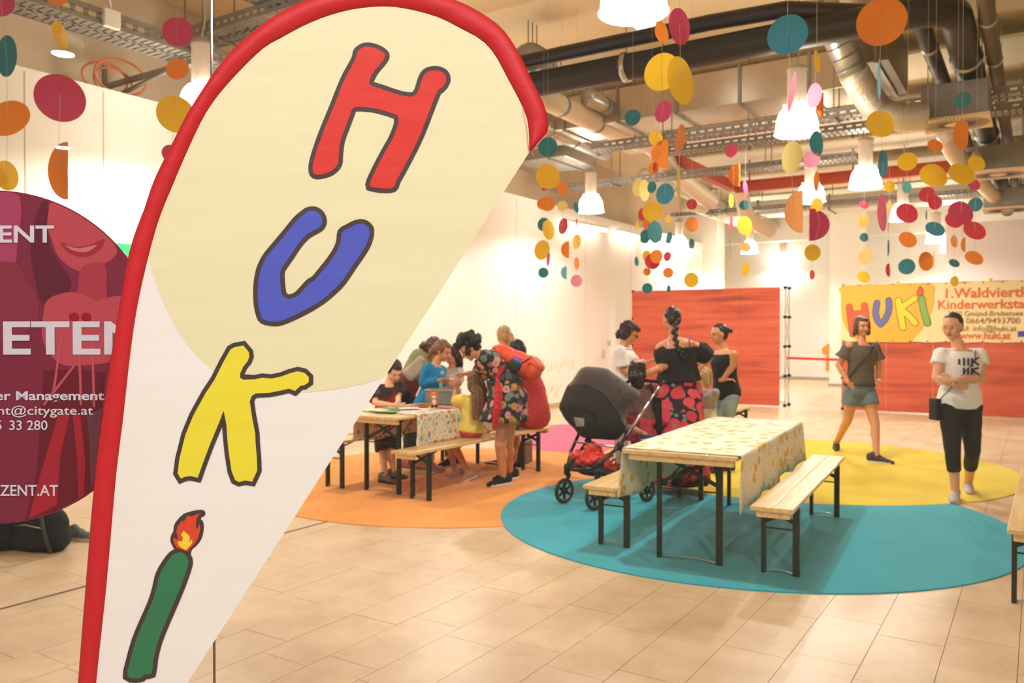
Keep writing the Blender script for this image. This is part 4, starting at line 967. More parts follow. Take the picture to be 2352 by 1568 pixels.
STR = [
 (4.3, 'leftmost at the left edge over the round sticker', 'P3,8,60,60 T15,129,78,93 O17,271,98,91 Y15,403,17,68'),
 (4.3, 'second from the left edge, above the sticker', 'O132,-12,52,52 Y139,80,4,60 P138,225,84,108 D:O133,392,47,132'),
 (4.5, 'beside the left lamp and flag border', 'P408,73,67,68 O408,158,53,52 Y404,262,72,86 P392,352,34,40'),
 (4.4, 'above the middle cluster, its bent orange disc lowest', 'O1521,75,38,51 Y1520,165,74,86 P1523,256,32,50 Y1506,317,34,35 D:O1515,354,40,67 O1499,386,20,27 P1506,385,15,24'),
 (3.9, 'large pink and yellow ones below the top lamp', 'P1561,61,60,82 Y1564,185,76,109 O1561,318,11,64 Y1560,421,9,82'),
 (9.0, 'single disc beside the flag tip', 'T1453,270,35,38'),
 (9.2, 'nearest the flag tip', 'T1258,337,44,45 Y1259,405,56,58 O1258,468,34,34 Y1260,528,29,46 P1260,595,9,32'),
 (9.8, 'just behind the one nearest the flag tip', 'R1249,434,9,9 O1246,468,26,26 T1248,515,26,31 Y1245,574,35,46 T1248,626,24,24'),
 (9.8, 'beside the left tube light, ending in cyan', 'O1292,433,28,31 y1292,473,24,24 R1293,519,20,37 D:O1298,573,19,39 D:C1295,626,14,30'),
 (10.2, 'in front of the left tube light', 'T1325,476,15,26 R1324,512,6,20 Y1324,555,17,34 O1324,605,10,28 p1324,645,26,28'),
 (9.6, 'thin leftmost one of the middle cluster', 'y1465,430,18,42 O1465,475,7,30 Y1463,520,10,20 T1462,600,6,22'),
 (9.4, 'middle cluster, ending over the display wall corner', 'y1480,437,30,50 R1476,492,18,31 O1485,515,22,26 T1482,543,22,32 Y1486,588,22,26 O1486,624,17,18 T1487,662,24,24'),
 (9.0, 'front one of the middle cluster', 'T1497,430,18,26 Y1499,485,46,47 T1505,533,40,51 O1508,589,26,32'),
 (9.2, 'single low disc in the middle cluster', 'R1499,600,36,36'),
 (9.1, 'right one of the middle cluster', 'B1527,445,36,48 Y1535,503,10,18 T1536,546,10,28 R1533,589,15,23 O1535,626,25,25 T1536,663,12,17'),
 (9.3, 'just right of the middle cluster', 'R1589,469,25,25 O1590,515,33,34 T1588,560,8,24 Y1588,643,34,34'),
 (9.2, 'ending in a thin teal disc above the display wall', 'P1680,346,23,31 D:O1686,402,28,53 Y1679,461,18,31 P1679,513,17,40 T1677,571,12,49'),
 (9.4, 'above the right end of the plain display wall', 'P1712,431,18,32 T1710,471,22,23 Y1711,518,40,44 O1712,567,26,24 Y1712,617,24,33'),
 (4.6, 'the top one big and blue', 'B1809,79,80,91 P1819,211,13,92 y1817,361,24,73 D:o1823,486,43,98'),
 (5.6, 'right of the big bell lamp', 'Y1876,140,29,50 p1869,220,14,56 D:O1883,242,18,58 T1878,329,45,57 p1864,366,34,38 O1876,417,27,46 Y1876,470,20,32 d:P1882,516,48,74 Y1866,580,38,38 R1865,631,4,22'),
 (4.2, 'topped by the big orange disc', 'O2024,50,96,108 T2020,182,30,90 Y2024,284,65,64 B2027,377,43,63 P2027,488,17,86'),
 (9.4, 'between the column and the big red disc', 'Y2043,428,26,26 O2042,475,7,33 P2041,522,10,23 T2040,569,20,39 R2041,620,21,31'),
 (9.4, 'in front of the white column edge', 'P1985,470,22,20 O1983,508,13,29 T1985,545,20,20 o1988,589,23,37 Y1984,636,30,28'),
 (7.2, 'above the banner flame letter', 'Y2084,371,39,42 C2082,430,26,27 R2084,489,51,48 O2085,550,41,38 T2083,612,32,36'),
 (6.6, 'in front of the lamp above the banner', 'O2149,334,35,32 Y2147,403,63,58 R2147,465,33,33 B2148,526,44,37 Y2145,596,17,44'),
 (7.0, 'just left of the lamp above the banner', 'R2130,447,31,35 T2128,494,7,23 O2127,600,42,44'),
 (5.6, 'in front of the nearest vent box', 'T2211,230,22,38 O2211,309,57,69 Y2209,399,60,54 P2208,489,58,56 D:O2212,562,11,34'),
 (6.6, 'rightmost, before the second vent box', 'Y2243,375,40,38 P2238,424,28,27 T2240,470,22,32 R2239,529,51,45 O2238,592,41,34'),
 (7.0, 'right side, ending low at the banner top', 'T2199,448,14,28 R2192,505,40,38 o2192,554,24,28 T2192,604,24,20 Y2193,646,23,24'),
]
M_thread = mat('nylon_thread', (206, 196, 176), 0.4)
for t, where, s in STR:
    ds = []
    for tok in s.split():
        k = 'F'
        if ':' in tok: k, tok = tok.split(':')
        cc_ = tok[0]; x, y, w, h = [float(q) for q in tok[1:].split(',')]; ds.append((k, cc_, x, y, w, h))
    names = [CN[d[1]] for d in ds]
    top = D(ds[0][2], ds[0][3], t); root = thing('disc_string', None, None, (top.x, top.y, 5.55))
    tag(root, ('%d paper discs on a thread, ' % len(ds) if len(ds) > 1 else 'one hanging %s paper disc, ' % names[0]) + where, 'mobile', 'strings of round paper discs')
    cs = []
    for i, (k, c_, x, y, w, h) in enumerate(ds):
        m, c = disc(x, y, w, h, t + 0.004 * (i % 2), k); cs.append(c); obj('paper_disc', m, PM[c_], root)
    obj('thread', MB().tube([V((top.x, top.y, 5.6))] + cs, 0.0011, 5), M_thread, root)
# ================================================================= PEOPLE
SK = [mat('skin_%d' % i, c, 0.5, var=0.05, vscale=12) for i, c in enumerate([(226, 168, 128), (214, 150, 108), (236, 184, 146), (198, 134, 94)])]
M_eye = mat('eye_dark', (40, 28, 24), 0.3); M_lip = mat('lips', (178, 84, 76), 0.5); M_sole = mat('sole_white', (226, 220, 210), 0.6)
def camdir(a):
    a = math.radians(a); return (-fh) * math.cos(a) + rt * math.sin(a)
class Fig: pass
def rot3(x, y, z): return Matrix((x, y, z)).transposed()
def sect(c, lat, dep, rx, ry, n=20, sq=1.0): return [c + lat * (rx * math.cos(2 * math.pi * j / n)) + dep * (ry * math.sin(2 * math.pi * j / n)) for j in range(n)]
def figure(label, t, J, yaw, hyaw=None, pitch=0, skin=0, bw=1.0, s=1.0, hs=None, ground=True, cat='person', vox=0.009, hands=True, name='person', group=None, roll=0, zfloor=0.01):
    f = Fig(); f.ground = ground; f.s = s; f.bw = bw; hs = (hs or (0.55 + 0.45 * s)) * 1.05; f.hs = hs
    j = {}
    for k, v in J.items():
        if isinstance(v, V): j[k] = v; continue
        if ground and k in ('anL', 'anR') and len(v) < 3: j[k] = Zp(v[0], v[1], 0.085 * s + zfloor)
        elif k in ('toeL', 'toeR'): j[k] = Zp(v[0], v[1], 0.035 * s + zfloor) if len(v) < 3 else D(v[0], v[1], t + v[2])
        else: j[k] = D(v[0], v[1], t + (v[2] if len(v) > 2 else 0))
    fb = camdir(yaw); lat = UP.cross(fb).normalized(); hy = camdir(hyaw if hyaw is not None else yaw)
    P, N = j['pelvis'], j['neck']; up = (N - P).normalized()
    lat = (lat - up * lat.dot(up)).normalized(); dep = lat.cross(up).normalized()
    if dep.dot(fb) < 0: dep = -dep
    f.up, f.lat, f.dep, f.j = up, lat, dep, j
    L = (N - P).length; f.L = L
    tw = bw * s
    f.ts = [(-0.16, .10, .085, 0), (-0.06, .155, .115, -0.01), (0.05, .165, .12, -0.01), (0.35, .13, .10, 0), (0.55, .135, .105, .005), (0.75, .15, .115, .015), (0.90, .155, .085, 0), (1.0, .075, .06, 0)]
    def tsec(u, inf=0.0, k=1.0):
        T = f.ts
        u_ = min(max(u, T[0][0]), T[-1][0])
        for a, b in zip(T, T[1:]):
            if u_ <= b[0]: q = (u_ - a[0]) / (b[0] - a[0]); break
        rx = (a[1] + (b[1] - a[1]) * q) * tw; ry = (a[2] + (b[2] - a[2]) * q) * tw; o = (a[3] + (b[3] - a[3]) * q) * tw
        wst = j.get('waist'); c = P + (N - P) * u
        if wst is not None: c = c + (wst - (P + (N - P) * 0.45)) * max(0, 1 - abs(u - 0.45) / 0.5)
        return sect(c + dep * o, lat, dep, rx * k + inf, ry * k + inf)
    f.tsec = tsec
    shc = P + (N - P) * 0.89
    j.setdefault('shL', shc + lat * 0.165 * tw ** 0.7); j.setdefault('shR', shc - lat * 0.165 * tw ** 0.7)
    hc = P - up * 0.03 * s
    if 'hipL' not in j: j['hipL'] = hc + lat * 0.085 * s * bw ** 0.5
    if 'hipR' not in j: j['hipR'] = hc - lat * 0.085 * s * bw ** 0.5
    hp = math.radians(pitch); hf = (hy * math.cos(hp) - UP * math.sin(hp)).normalized(); hl = UP.cross(hy).normalized(); hu = hf.cross(hl) * -1
    hu = hl.cross(hf) * -1 if hu.z < 0 else hu
    if hu.z < 0: hu = -hu
    if roll: R_ = Matrix.Rotation(math.radians(roll), 3, hf); hl = R_ @ hl; hu = R_ @ hu
    f.hf, f.hl, f.hu = hf, hl, hu; R = rot3(hl, hf, hu); f.R = R; hd = j['head']; f.hd = hd
    def hp_(l, fr, u): return hd + (hl * l + hf * fr + hu * u) * hs
    f.hp = hp_
    m = MB()
    # head : cranium, jaw, cheeks, brow, nose, chin, ears
    m.ell(hp_(0, -.008, .022), (.076 * hs, .092 * hs, .088 * hs), R); m.ell(hp_(0, .018, -.035), (.061 * hs, .066 * hs, .070 * hs), R)
    m.ell(hp_(0, .052, -.086), (.026 * hs, .026 * hs, .022 * hs), R); m.ell(hp_(0, .055, .03), (.055 * hs, .034 * hs, .02 * hs), R)
    for q in (-1, 1):
        m.ell(hp_(q * .035, .055, -.03), (.024 * hs, .026 * hs, .024 * hs), R); m.ell(hp_(q * .075, -.005, -.005), (.010 * hs, .018 * hs, .028 * hs), R)
    m.cone(hp_(0, .082, .005), .008 * hs, hp_(0, .103, -.028), .0135 * hs, 8)
    m.cone(N - up * .03 * s, .058 * s, hp_(0, -.02, -.06), .046 * hs, 12)
    # torso
    m.loft([tsec(u) for u in (-.16, -.1, -.03, .05, .2, .35, .45, .55, .65, .75, .83, .9, .95, 1.0)])
    ar = (bw ** 0.5) * s
    for S in 'LR':
        if 'el' + S in j:
            m.ell(j['sh' + S], .050 * ar); m.cone(N - up * .025 * s, .040 * s, j['sh' + S] + up * .012 * s, .036 * s); m.cone(j['sh' + S], .050 * ar, j['el' + S], .039 * ar)
            m.cone(j['el' + S], .040 * ar, j['wr' + S], .026 * ar); q = j['el' + S].lerp(j['wr' + S], .3); m.ell(q, .042 * ar)
        if 'kn' + S in j:
            m.ell(j['hip' + S], .092 * ar); m.cone(j['hip' + S], .088 * ar, j['kn' + S], .056 * ar)
            m.cone(j['kn' + S], .055 * ar, j['an' + S], .036 * ar)
            kn, an = j['kn' + S], j['an' + S]; d_ = (an - kn).normalized(); bk = -fb - d_ * (-fb).dot(d_)
            m.ell(kn.lerp(an, .3) + bk * .015 * s, (.050 * ar, .050 * ar, .10 * s), rot3(d_.orthogonal().normalized(), d_.cross(d_.orthogonal()).normalized(), d_))
            td = (j['toe' + S] - an) if 'toe' + S in j else fb * .15; td.z = 0; td = td.normalized() if td.length > .01 else fb
            m.cone(an - td * .03 * s - UP * .035 * s, .032 * s, an + td * .12 * s - UP * .058 * s, .019 * s, 10)
    B = remesh(m, vox * (0.8 if s < .8 else 1), 2)
    if hands:
        for S in 'LR':
            if 'wr' + S not in j: continue
            w, e = j['wr' + S], j['el' + S]; hd_ = (j['hd' + S] - w) if 'hd' + S in j else (w - e); hd_.normalize()
            pn = hd_.cross(lat if abs(hd_.dot(lat)) < .8 else UP).normalized(); sd = hd_.cross(pn).normalized(); inw = (P - w)
            if pn.dot(inw) < 0: pn = -pn
            k = s * .95; h = MB()
            h.ell(w + hd_ * .05 * k, (.040 * k, .018 * k, .055 * k), rot3(sd, pn, hd_)); h.cone(w - hd_ * .03 * k, .027 * k, w + hd_ * .02 * k, .026 * k, 10)
            for i, ln in enumerate((.072, .080, .075, .060)):
                o = sd * (i - 1.5) * .0205 * k; b0 = w + hd_ * .085 * k + o * .9; b1 = b0 + (hd_ * .9 + pn * .3) * ln * .5 * k + o * .12; b2 = b1 + (hd_ * .6 + pn * .75).normalized() * ln * .5 * k
                h.cone(b0, .0092 * k, b1, .0085 * k, 8); h.cone(b1, .0085 * k, b2, .0068 * k, 8)
            fl = fb if abs(sd.dot(fb)) > .2 else UP; ts_ = sd if sd.dot(fl) > 0 else -sd
            t0 = w + hd_ * .03 * k + ts_ * .028 * k; t1 = t0 + (ts_ * .7 + hd_ * .7).normalized() * .04 * k; t2 = t1 + (hd_ * .9 + pn * .3).normalized() * .032 * k
            h.cone(t0, .013 * k, t1, .0105 * k, 8); h.cone(t1, .0105 * k, t2, .008 * k, 8)
            hm = remesh(h, .0045, 1); B.raw(hm.v, hm.f, True)
    rootp = V((P.x, P.y, 0)); f.root = thing(name, label, cat, rootp, 0, group)
    f.skin = SK[skin]; obj('body', B, SK[skin], f.root)
    for q in (-1, 1):
        obj('eye', MB().ell(hp_(q * .030, .080, .006), (.0085 * hs, .005 * hs, .005 * hs), R, 8, 6), M_eye, f.root)
        obj('eyebrow', MB().cone(hp_(q * .018, .087, .024), .0020 * hs, hp_(q * .042, .080, .026), .0016 * hs, 6), M_eye, f.root)
    obj('mouth', MB().ell(hp_(0, .084, -.056), (.020 * hs, .006 * hs, .006 * hs), R, 10, 6), M_lip, f.root)
    return f
def limb(m, a, b, fr, ra, rb):
    m.cone(a, ra, a.lerp(b, fr), ra + (rb - ra) * fr, 14)
def top(f, m, lo=-.05, hi=.97, sleeve=.5, inf=.020, name='shirt', puff=0, arms='LR', flare=0.0, keep=1, vox=0.011, sr=0, label=None):
    b = MB(); us = [lo + (hi - lo) * i / 12 for i in range(13)]
    b.loft([f.tsec(u, inf + flare * max(0, (0.4 - u)) * f.s) for u in us])
    a_ = (f.bw ** .5) * f.s
    for S in arms:
        if 'el' + S not in f.j or sleeve <= 0: continue
        s_, e, w = f.j['sh' + S], f.j['el' + S], f.j['wr' + S]
        b.ell(s_, .047 * a_ + inf)
        if hi > .92: b.cone(f.j['neck'] - f.up * .03 * f.s + (s_ - f.j['neck']) * .25, .036 * f.s + inf * .8, s_ + f.up * .008, .038 * f.s + inf * .8)
        fr = min(1, sleeve); p = s_.lerp(e, fr); d = (e - s_).normalized()
        b.tube([s_, s_.lerp(e, fr * .5), p], [.049 * a_ + inf, (.048 + puff) * a_ + inf, (.046 + puff + sr) * a_ + inf], 16)
        if sleeve > 1: b.ell(e, .041 * a_ + inf); b.tube([e, e.lerp(w, sleeve - 1)], [.040 * a_ + inf, .034 * a_ + inf], 16)
    return obj(name, remesh(b, vox, 2, disp=.0035, dscale=.06), m, f.root, label=label)
def pants(f, m, ln=2.0, inf=.009, waist=.12, name='trousers', flare=0, label=None, legs='LR'):
    b = MB(); b.loft([f.tsec(u, inf) for u in [-.16, -.12, -.08, -.04, 0, .04, .08, waist]]); a_ = (f.bw ** .5) * f.s
    for S in legs:
        h, k, a = f.j['hip' + S], f.j['kn' + S], f.j['an' + S]; b.ell(h, .094 * a_ + inf); fr = min(1, ln)
        b.tube([h, h.lerp(k, fr)], [.090 * a_ + inf, (.090 + (.058 - .090) * fr + flare) * a_ + inf], 16)
        if ln > 1: b.ell(k, .057 * a_ + inf); b.tube([k, k.lerp(a, ln - 1)], [.056 * a_ + inf, (.056 + (.04 - .056) * (ln - 1)) * a_ + inf + flare], 16)
    return obj(name, remesh(b, .011, 2, disp=.003, dscale=.07), m, f.root, label=label)
def skirt(f, m, hem, u0=.25, r0=(.15, .12), r1=(.27, .24), name='skirt', pleats=10, amp=.012, waistc=None):
    """hem: world centre point of the hem"""
    c0 = V(f.tsec(u0)[0]) * 0 + (f.j['pelvis'] + (f.j['neck'] - f.j['pelvis']) * u0); P = f.j['pelvis']; secs = []
    n = 64; lat = UP.cross(camdir(0)); N = 14
    lt = (f.lat - UP * f.lat.z).normalized(); dp = lt.cross(UP)
    for i in range(N + 1):
        u = i / N
        c = c0.lerp(P, u * 3) if u < 1 / 3 else P.lerp(hem, (u - 1 / 3) * 1.5)
        k = u ** .8; rx = (r0[0] + (r1[0] - r0[0]) * k) * f.s; ry = (r0[1] + (r1[1] - r0[1]) * k) * f.s
        if 0.15 < u < 0.5: rx *= 1.04; ry *= 1.06
        secs.append([c + lt * ((rx + amp * u * math.sin(pleats * 2 * math.pi * j / n + u * 2)) * math.cos(2 * math.pi * j / n)) + dp * ((ry + amp * u * math.sin(pleats * 2 * math.pi * j / n + u)) * math.sin(2 * math.pi * j / n)) for j in range(n)])
    b = MB(); b.loft(secs); return obj(name, b, m, f.root)
def shoes(f, m, sole=M_sole, h=.05, names='LR', label=None):
    for S in names:
        if 'an' + S not in f.j: continue
        an = f.j['an' + S]; td = (f.j['toe' + S] - an) if 'toe' + S in f.j else f.hf.copy()
        lift = 0; td = V((td.x, td.y, 0 if f.ground else td.z * .5)).normalized() if 'toe' + S in f.j else V((td.x, td.y, 0)).normalized()
        upd = (UP - td * UP.dot(td)).normalized(); sdv = td.cross(upd); k = f.s
        b = MB(); base = an - upd * .085 * k
        for x, w, hh in ((-.065, .034, .075), (-.03, .038, .085), (.02, .040, .065), (.07, .044, .048), (.12, .044, .036), (.155, .034, .028)):
            b.ell(base + td * x * k + upd * hh * .80 * k, (w * k * 1.12, .054 * k, hh * k * .80), rot3(sdv, td, upd))
        sh = obj('shoe', remesh(b, .008, 2), m, f.root, label=label)
        b = MB(); prof = [(-.105, .026), (-.06, .038), (0, .039), (.06, .046), (.12, .045), (.165, .034), (.182, .015)]
        pl = [base + td * x * k + sdv * w * k for x, w in prof] + [base + td * x * k - sdv * w * k for x, w in prof[::-1]]
        b.prism(pl, upd * .022 * k); obj('sole', b, sole, sh)
def hair(f, kind, m, **kw):
    b = MB(); hp_, R, hs = f.hp, f.R, f.hs; dsp = .004
    if kind in ('tied', 'bun', 'braid'):
        b.ell(hp_(0, -.030, .036), (.082 * hs, .089 * hs, .088 * hs), R); b.ell(hp_(0, .006, .090), (.050 * hs, .044 * hs, .022 * hs), R); b.ell(hp_(0, -.055, .0), (.074 * hs, .060 * hs, .082 * hs), R)
    elif kind != 'none':
        b.ell(hp_(0, -.030, .040), (.084 * hs, .092 * hs, .090 * hs), R); b.ell(hp_(0, -.055, .0), (.076 * hs, .062 * hs, .085 * hs), R)
        for q in (-1, 1): b.ell(hp_(q * .055, -.02, .03), (.032 * hs, .065 * hs, .06 * hs), R)
        b.ell(hp_(0, .035, .082), (.055 * hs, .045 * hs, .028 * hs), R)
    if kind == 'bob':
        for q in (-1, 1): b.ell(hp_(q * .078, -.005, -.02), (.022 * hs, .045 * hs, .085 * hs), R); b.ell(hp_(q * .082, -.015, -.07), (.026 * hs, .036 * hs, .038 * hs), R)
        b.ell(hp_(0, -.07, -.04), (.075 * hs, .03 * hs, .07 * hs), R)
    if kind == 'wavy':
        for q in (-1, 1): b.ell(hp_(q * .065, -.03, -.01), (.034 * hs, .055 * hs, .075 * hs), R)
        b.ell(hp_(0, -.085, -.045), (.07 * hs, .04 * hs, .06 * hs), R); b.ell(hp_(0, .05, .075), (.06 * hs, .045 * hs, .035 * hs), R); dsp = .012
    if kind == 'curly':
        rr = random.Random(5)
        for i in range(46):
            a = rr.uniform(0, 6.28); z = rr.uniform(-.45, 1); r = math.sqrt(max(0, 1 - z * z)); fr = r * math.cos(a) * .115 - .02
            if fr > .055 and z < .55: continue
            b.ell(hp_(r * math.sin(a) * .105, fr, .03 + z * .105), rr.uniform(.03, .042) * hs, None, 10, 7)
        dsp = .01
    if kind in ('long', 'longback'):
        end = kw['end']; a0 = hp_(0, -.075, .01); n = 9; w0, w1 = kw.get('w', (.075, .06)); secs = []
        for i in range(n + 1):
            u = i / n; c = a0.lerp(end, u) - f.hf * (.02 * math.sin(math.pi * u)); w = (w0 + (w1 - w0) * u) * hs * (1.25 if 0.2 < u < .8 else 1)
            secs.append(sect(c, f.hl, f.hf, w, (.042 + .012 * math.sin(u * 7)) * hs * (1 - .4 * u)))
        b.loft(secs)
        for q in (-1, 1): b.ell(hp_(q * .066, -.03, -.03), (.025 * hs, .05 * hs, .08 * hs), R)
        dsp = .008
    if kind == 'bun': b.ell(hp_(0, -.125, .03), (.038 * hs, .036 * hs, .036 * hs), R); b.ell(hp_(.01, -.155, .02), (.028 * hs, .02 * hs, .03 * hs), R); dsp = .005
    if kind == 'tied': b.ell(hp_(0, -.11, -.01), (.03 * hs, .03 * hs, .03 * hs), R); dsp = .002
    if kind == 'pony':
        pts = [hp_(0, -.10, .045)] + kw['pts']; rs = kw.get('rs') or [.03, .042, .036, .014][:len(pts)]
        for a, b_, ra, rb in zip(pts, pts[1:], rs, rs[1:]): b.cone(a, ra * hs, b_, rb * hs)
    o = obj('hair', remesh(b, .0075, 2, disp=dsp * hs, dscale=.018), m, f.root)
    if kind == 'braid':
        bb = MB(); pts = kw['pts']; n = kw.get('n', 11)
        for i in range(n):
            u = i / (n - 1) * (len(pts) - 1); k = min(int(u), len(pts) - 2); c = pts[k].lerp(pts[k + 1], u - k); r = .032 - .017 * i / n
            bb.ell(c + f.hl * (.011 if i % 2 else -.011), (r, r * .8, r * 1.15), rot3(f.hl, f.hf, f.hu))
        bb.cone(pts[-1], .014, pts[-1] + (pts[-1] - pts[-2]) * .25, .004)
        obj('braid', remesh(bb, .006, 1, disp=.003, dscale=.01), m, o)
    return o
def glasses(f, m):
    b = MB()
    for q in (-1, 1):
        b.tube([f.hp(q * .032 + .021 * math.cos(a), .096, .004 + .017 * math.sin(a)) for a in [2 * math.pi * i / 16 for i in range(16)]], .0022, 6, closed=True)
        b.tube([f.hp(q * .053, .094, .008), f.hp(q * .074, .05, .008), f.hp(q * .076, -.01, .004)], .0020, 6)
    b.tube([f.hp(-.011, .098, .008), f.hp(0, .101, .010), f.hp(.011, .098, .008)], .002, 6); obj('glasses', b, m, f.root)
def surf(f, u, ang, off=.03):
    q = f.tsec(u, off); c = sum(q, V()) / len(q); i = (ang % 360) / 360 * 20; a = int(i); return q[a % 20].lerp(q[(a + 1) % 20], i - a)
def strap(f, pts, m, r=.006, name='bag_strap'): obj(name, MB().tube(pts, r, 8), m, f.root)
H_dk = mat('hair_dark', (44, 30, 24), 0.45, var=.3, vscale=60, stretch=(1, 1, .15)); H_br = mat('hair_brown', (92, 60, 38), 0.45, var=.35, vscale=50, stretch=(1, 1, .15))
H_bl = mat('hair_blond', (190, 150, 98), 0.45, var=.35, vscale=50, stretch=(1, 1, .15)); H_mb = mat('hair_midbrown', (128, 88, 56), 0.45, var=.35, vscale=50, stretch=(1, 1, .15)); H_bk = mat('hair_black', (28, 22, 20), 0.5, var=.3, vscale=50)
M_blk = mat('black_cloth', (26, 24, 24), 0.85, bump=.2, bscale=30); M_den = mat('denim', (104, 124, 136), 0.8, var=.25, vscale=14); M_jean = mat('light_jeans', (150, 176, 190), 0.8, var=.15, vscale=10)
# --- woman in white printed t-shirt (right)
t = 7.55
f = figure('smiling woman in white printed t-shirt and black cropped trousers, arms crossed', t,
    dict(head=(2187, 750), neck=(2205, 801), pelvis=(2205, 925), elR=(2151, 868, -.06), wrR=(2200, 884, -.24), hdR=(2240, 890, -.20), elL=(2257, 868, -.06), wrL=(2190, 872, -.30), hdL=(2148, 876, -.26),
         knR=(2188, 1035, -.02), anR=(2194, 1128), toeR=(2182, 1157), knL=(2234, 1035, .05), anL=(2224, 1108), toeL=(2233, 1142)), 0, -48, 12, skin=0, bw=1.12, s=1.0)
sh_ = top(f, mat('tee_white', (240, 236, 230), .8, bump=.1), lo=-.10, hi=.955, sleeve=.42, sr=.008)
pants(f, M_blk, 1.5, name='cropped_trousers'); shoes(f, mat('grey_knit', (190, 180, 172), .8, var=.1, vscale=30)); hair(f, 'tied', H_dk); glasses(f, mat('clear_frame', (222, 190, 120), .3))
pm = mat('print_navy', (44, 44, 66), .8)
cx = [(2172, 832), (2187, 832), (2200, 832)]
pr = MB(); base = f.j['pelvis'].lerp(f.j['neck'], .7) + f.dep * .165
def T_(u, v): return base + f.lat * u + f.up * v - f.dep * abs(u) * .16
for (a, b_) in (((.02, .07), (.02, -.01)), ((.02, .03), (.085, .075)), ((.035, .04), (.09, .005)), ((.02, -.02), (.02, -.08)), ((.02, -.04), (.085, -.02)), ((.035, -.05), (.09, -.08)), ((-.05, .07), (-.05, .0)), ((-.05, -.02), (-.05, -.08)), ((-.015, .07), (-.015, .0)), ((-.015, -.02), (-.015, -.08)), ((-.09, .06), (-.09, .01))):
    pr.bar(T_(*a), T_(*b_), .014, .010, upd=tuple(f.dep))
obj('printed_letters', pr, pm, sh_)
strap(f, [surf(f, .97, 40, .03)] + [surf(f, .93 - .093 * i, 62 + 11 * i, .032) for i in range(10)] + [f.j['pelvis'] - f.lat * .215], M_dark, .004)
bg_ = MB().box(f.j['pelvis'] - f.lat * .215 - f.up * .06 - f.dep * .03, (.05, .14, .2), rot3(f.lat, f.dep, UP)); o = obj('shoulder_bag', bg_, M_blk, f.root, bevel=.01)
# --- woman in grey top (left of her)
t = 10.1
f = figure('woman with short brown hair in grey cold-shoulder top and denim shorts, walking', t,
    dict(head=(1980, 750), neck=(1979, 786), pelvis=(1975, 893), elR=(1926, 838, .02), wrR=(1950, 880, -.10), hdR=(1966, 893, -.10), elL=(2019, 842, .04), wrL=(2016, 872, -.03), hdL=(2006, 890, -.08),
         knR=(1946, 966, .1), anR=(1921, 1017), toeR=(1920, 1038), knL=(2010, 975, -.15), anL=(2013, 1046), toeL=(2038, 1058)), 5, 5, 2, skin=1, bw=1.0, s=1.0)
top(f, mat('top_grey', (92, 84, 72), .85, bump=.1), lo=.08, hi=.93, sleeve=.62, inf=.028, sr=.03, arms='LR'); pants(f, M_den, .42, name='denim_shorts', flare=.02, inf=.02)
obj('shoulder_skin', MB().ell(f.j['shR'] + f.up * .012 + f.dep * .01, (.062, .07, .065)), SK[1], f.root)
obj('belt', MB().loft([f.tsec(.13, .036), f.tsec(.10, .040), f.tsec(.07, .034)]), mat('belt_brown', (58, 46, 34), .6), f.root)
shoes(f, mat('shoe_navy', (62, 58, 68), .7)); hair(f, 'bob', mat('hair_auburn', (92, 52, 36), .45, var=.3, vscale=50))
strap(f, [surf(f, .95, 45, .04)] + [surf(f, .92 - .08 * i, 60 + 12 * i, .038) for i in range(10)], M_dark, .006)
obj('watch', MB().tube([f.j['wrL'] - UP * .012, f.j['wrL'] + UP * .012], .032, 12), M_white, f.root)
# --- woman in black off-shoulder top and floral skirt
t = 8.5
f = figure('woman with long dark braid, black off-shoulder top and red-flowered skirt, seen from behind', t,
    dict(head=(1541, 733), neck=(1551, 777), pelvis=(1560, 885), shL=(1517, 800, .02), shR=(1598, 797, .02), elL=(1534, 838, -.06), wrL=(1470, 863, -.32), hdL=(1445, 873, -.42), elR=(1627, 822, .05), wrR=(1598, 853, .02), hdR=(1585, 862, .05),
         knL=(1548, 1000), anL=(1548, 1098), toeL=(1540, 1085), knR=(1572, 1000), anR=(1574, 1098), toeR=(1572, 1085)), 172, 205, 8, skin=1, bw=1.28, s=1.0)
a_ = top(f, M_blk, lo=.08, hi=.80, sleeve=0, inf=.035, name='off_shoulder_top')
b = MB()
for S in 'LR': b.tube([f.j['sh' + S] - f.up * .02, f.j['sh' + S].lerp(f.j['el' + S], .4), f.j['sh' + S].lerp(f.j['el' + S], .98)], [.085, .105, .10], 18)
obj('sleeves', remesh(b, .011, 2, disp=.006, dscale=.05), M_blk, f.root)
M_hib = floral('hibiscus', (26, 22, 26), ['d23a4a', 'd8404c', 'c83244', 'e04852', 'cc3a48'], 6.2, .50, leaf=(120, 124, 112), petals=True)
hem = Zp(1561, 1108, .10); skirt(f, M_hib, hem, u0=.20, r0=(.165, .145), r1=(.29, .25)); shoes(f, M_blk)
hair(f, 'braid', H_dk, pts=[f.hp(0, -.10, -.03), D(1549, 762, t - .16), D(1553, 785, t - .19), D(1562, 805, t - .19), D(1570, 822, t - .18)], n=13)
for q, px in ((-1, 1534), (1, 1583)): strap(f, [D(px + 4, 770, t - .06), D(px, 782, t - .12), D(px + 2, 800, t - .16)], M_white if q < 0 else M_dark, .005, 'top_strap')
obj('hair_clip', MB().ell(f.hp(.02, -.075, .112), .010), M_white, f.root)
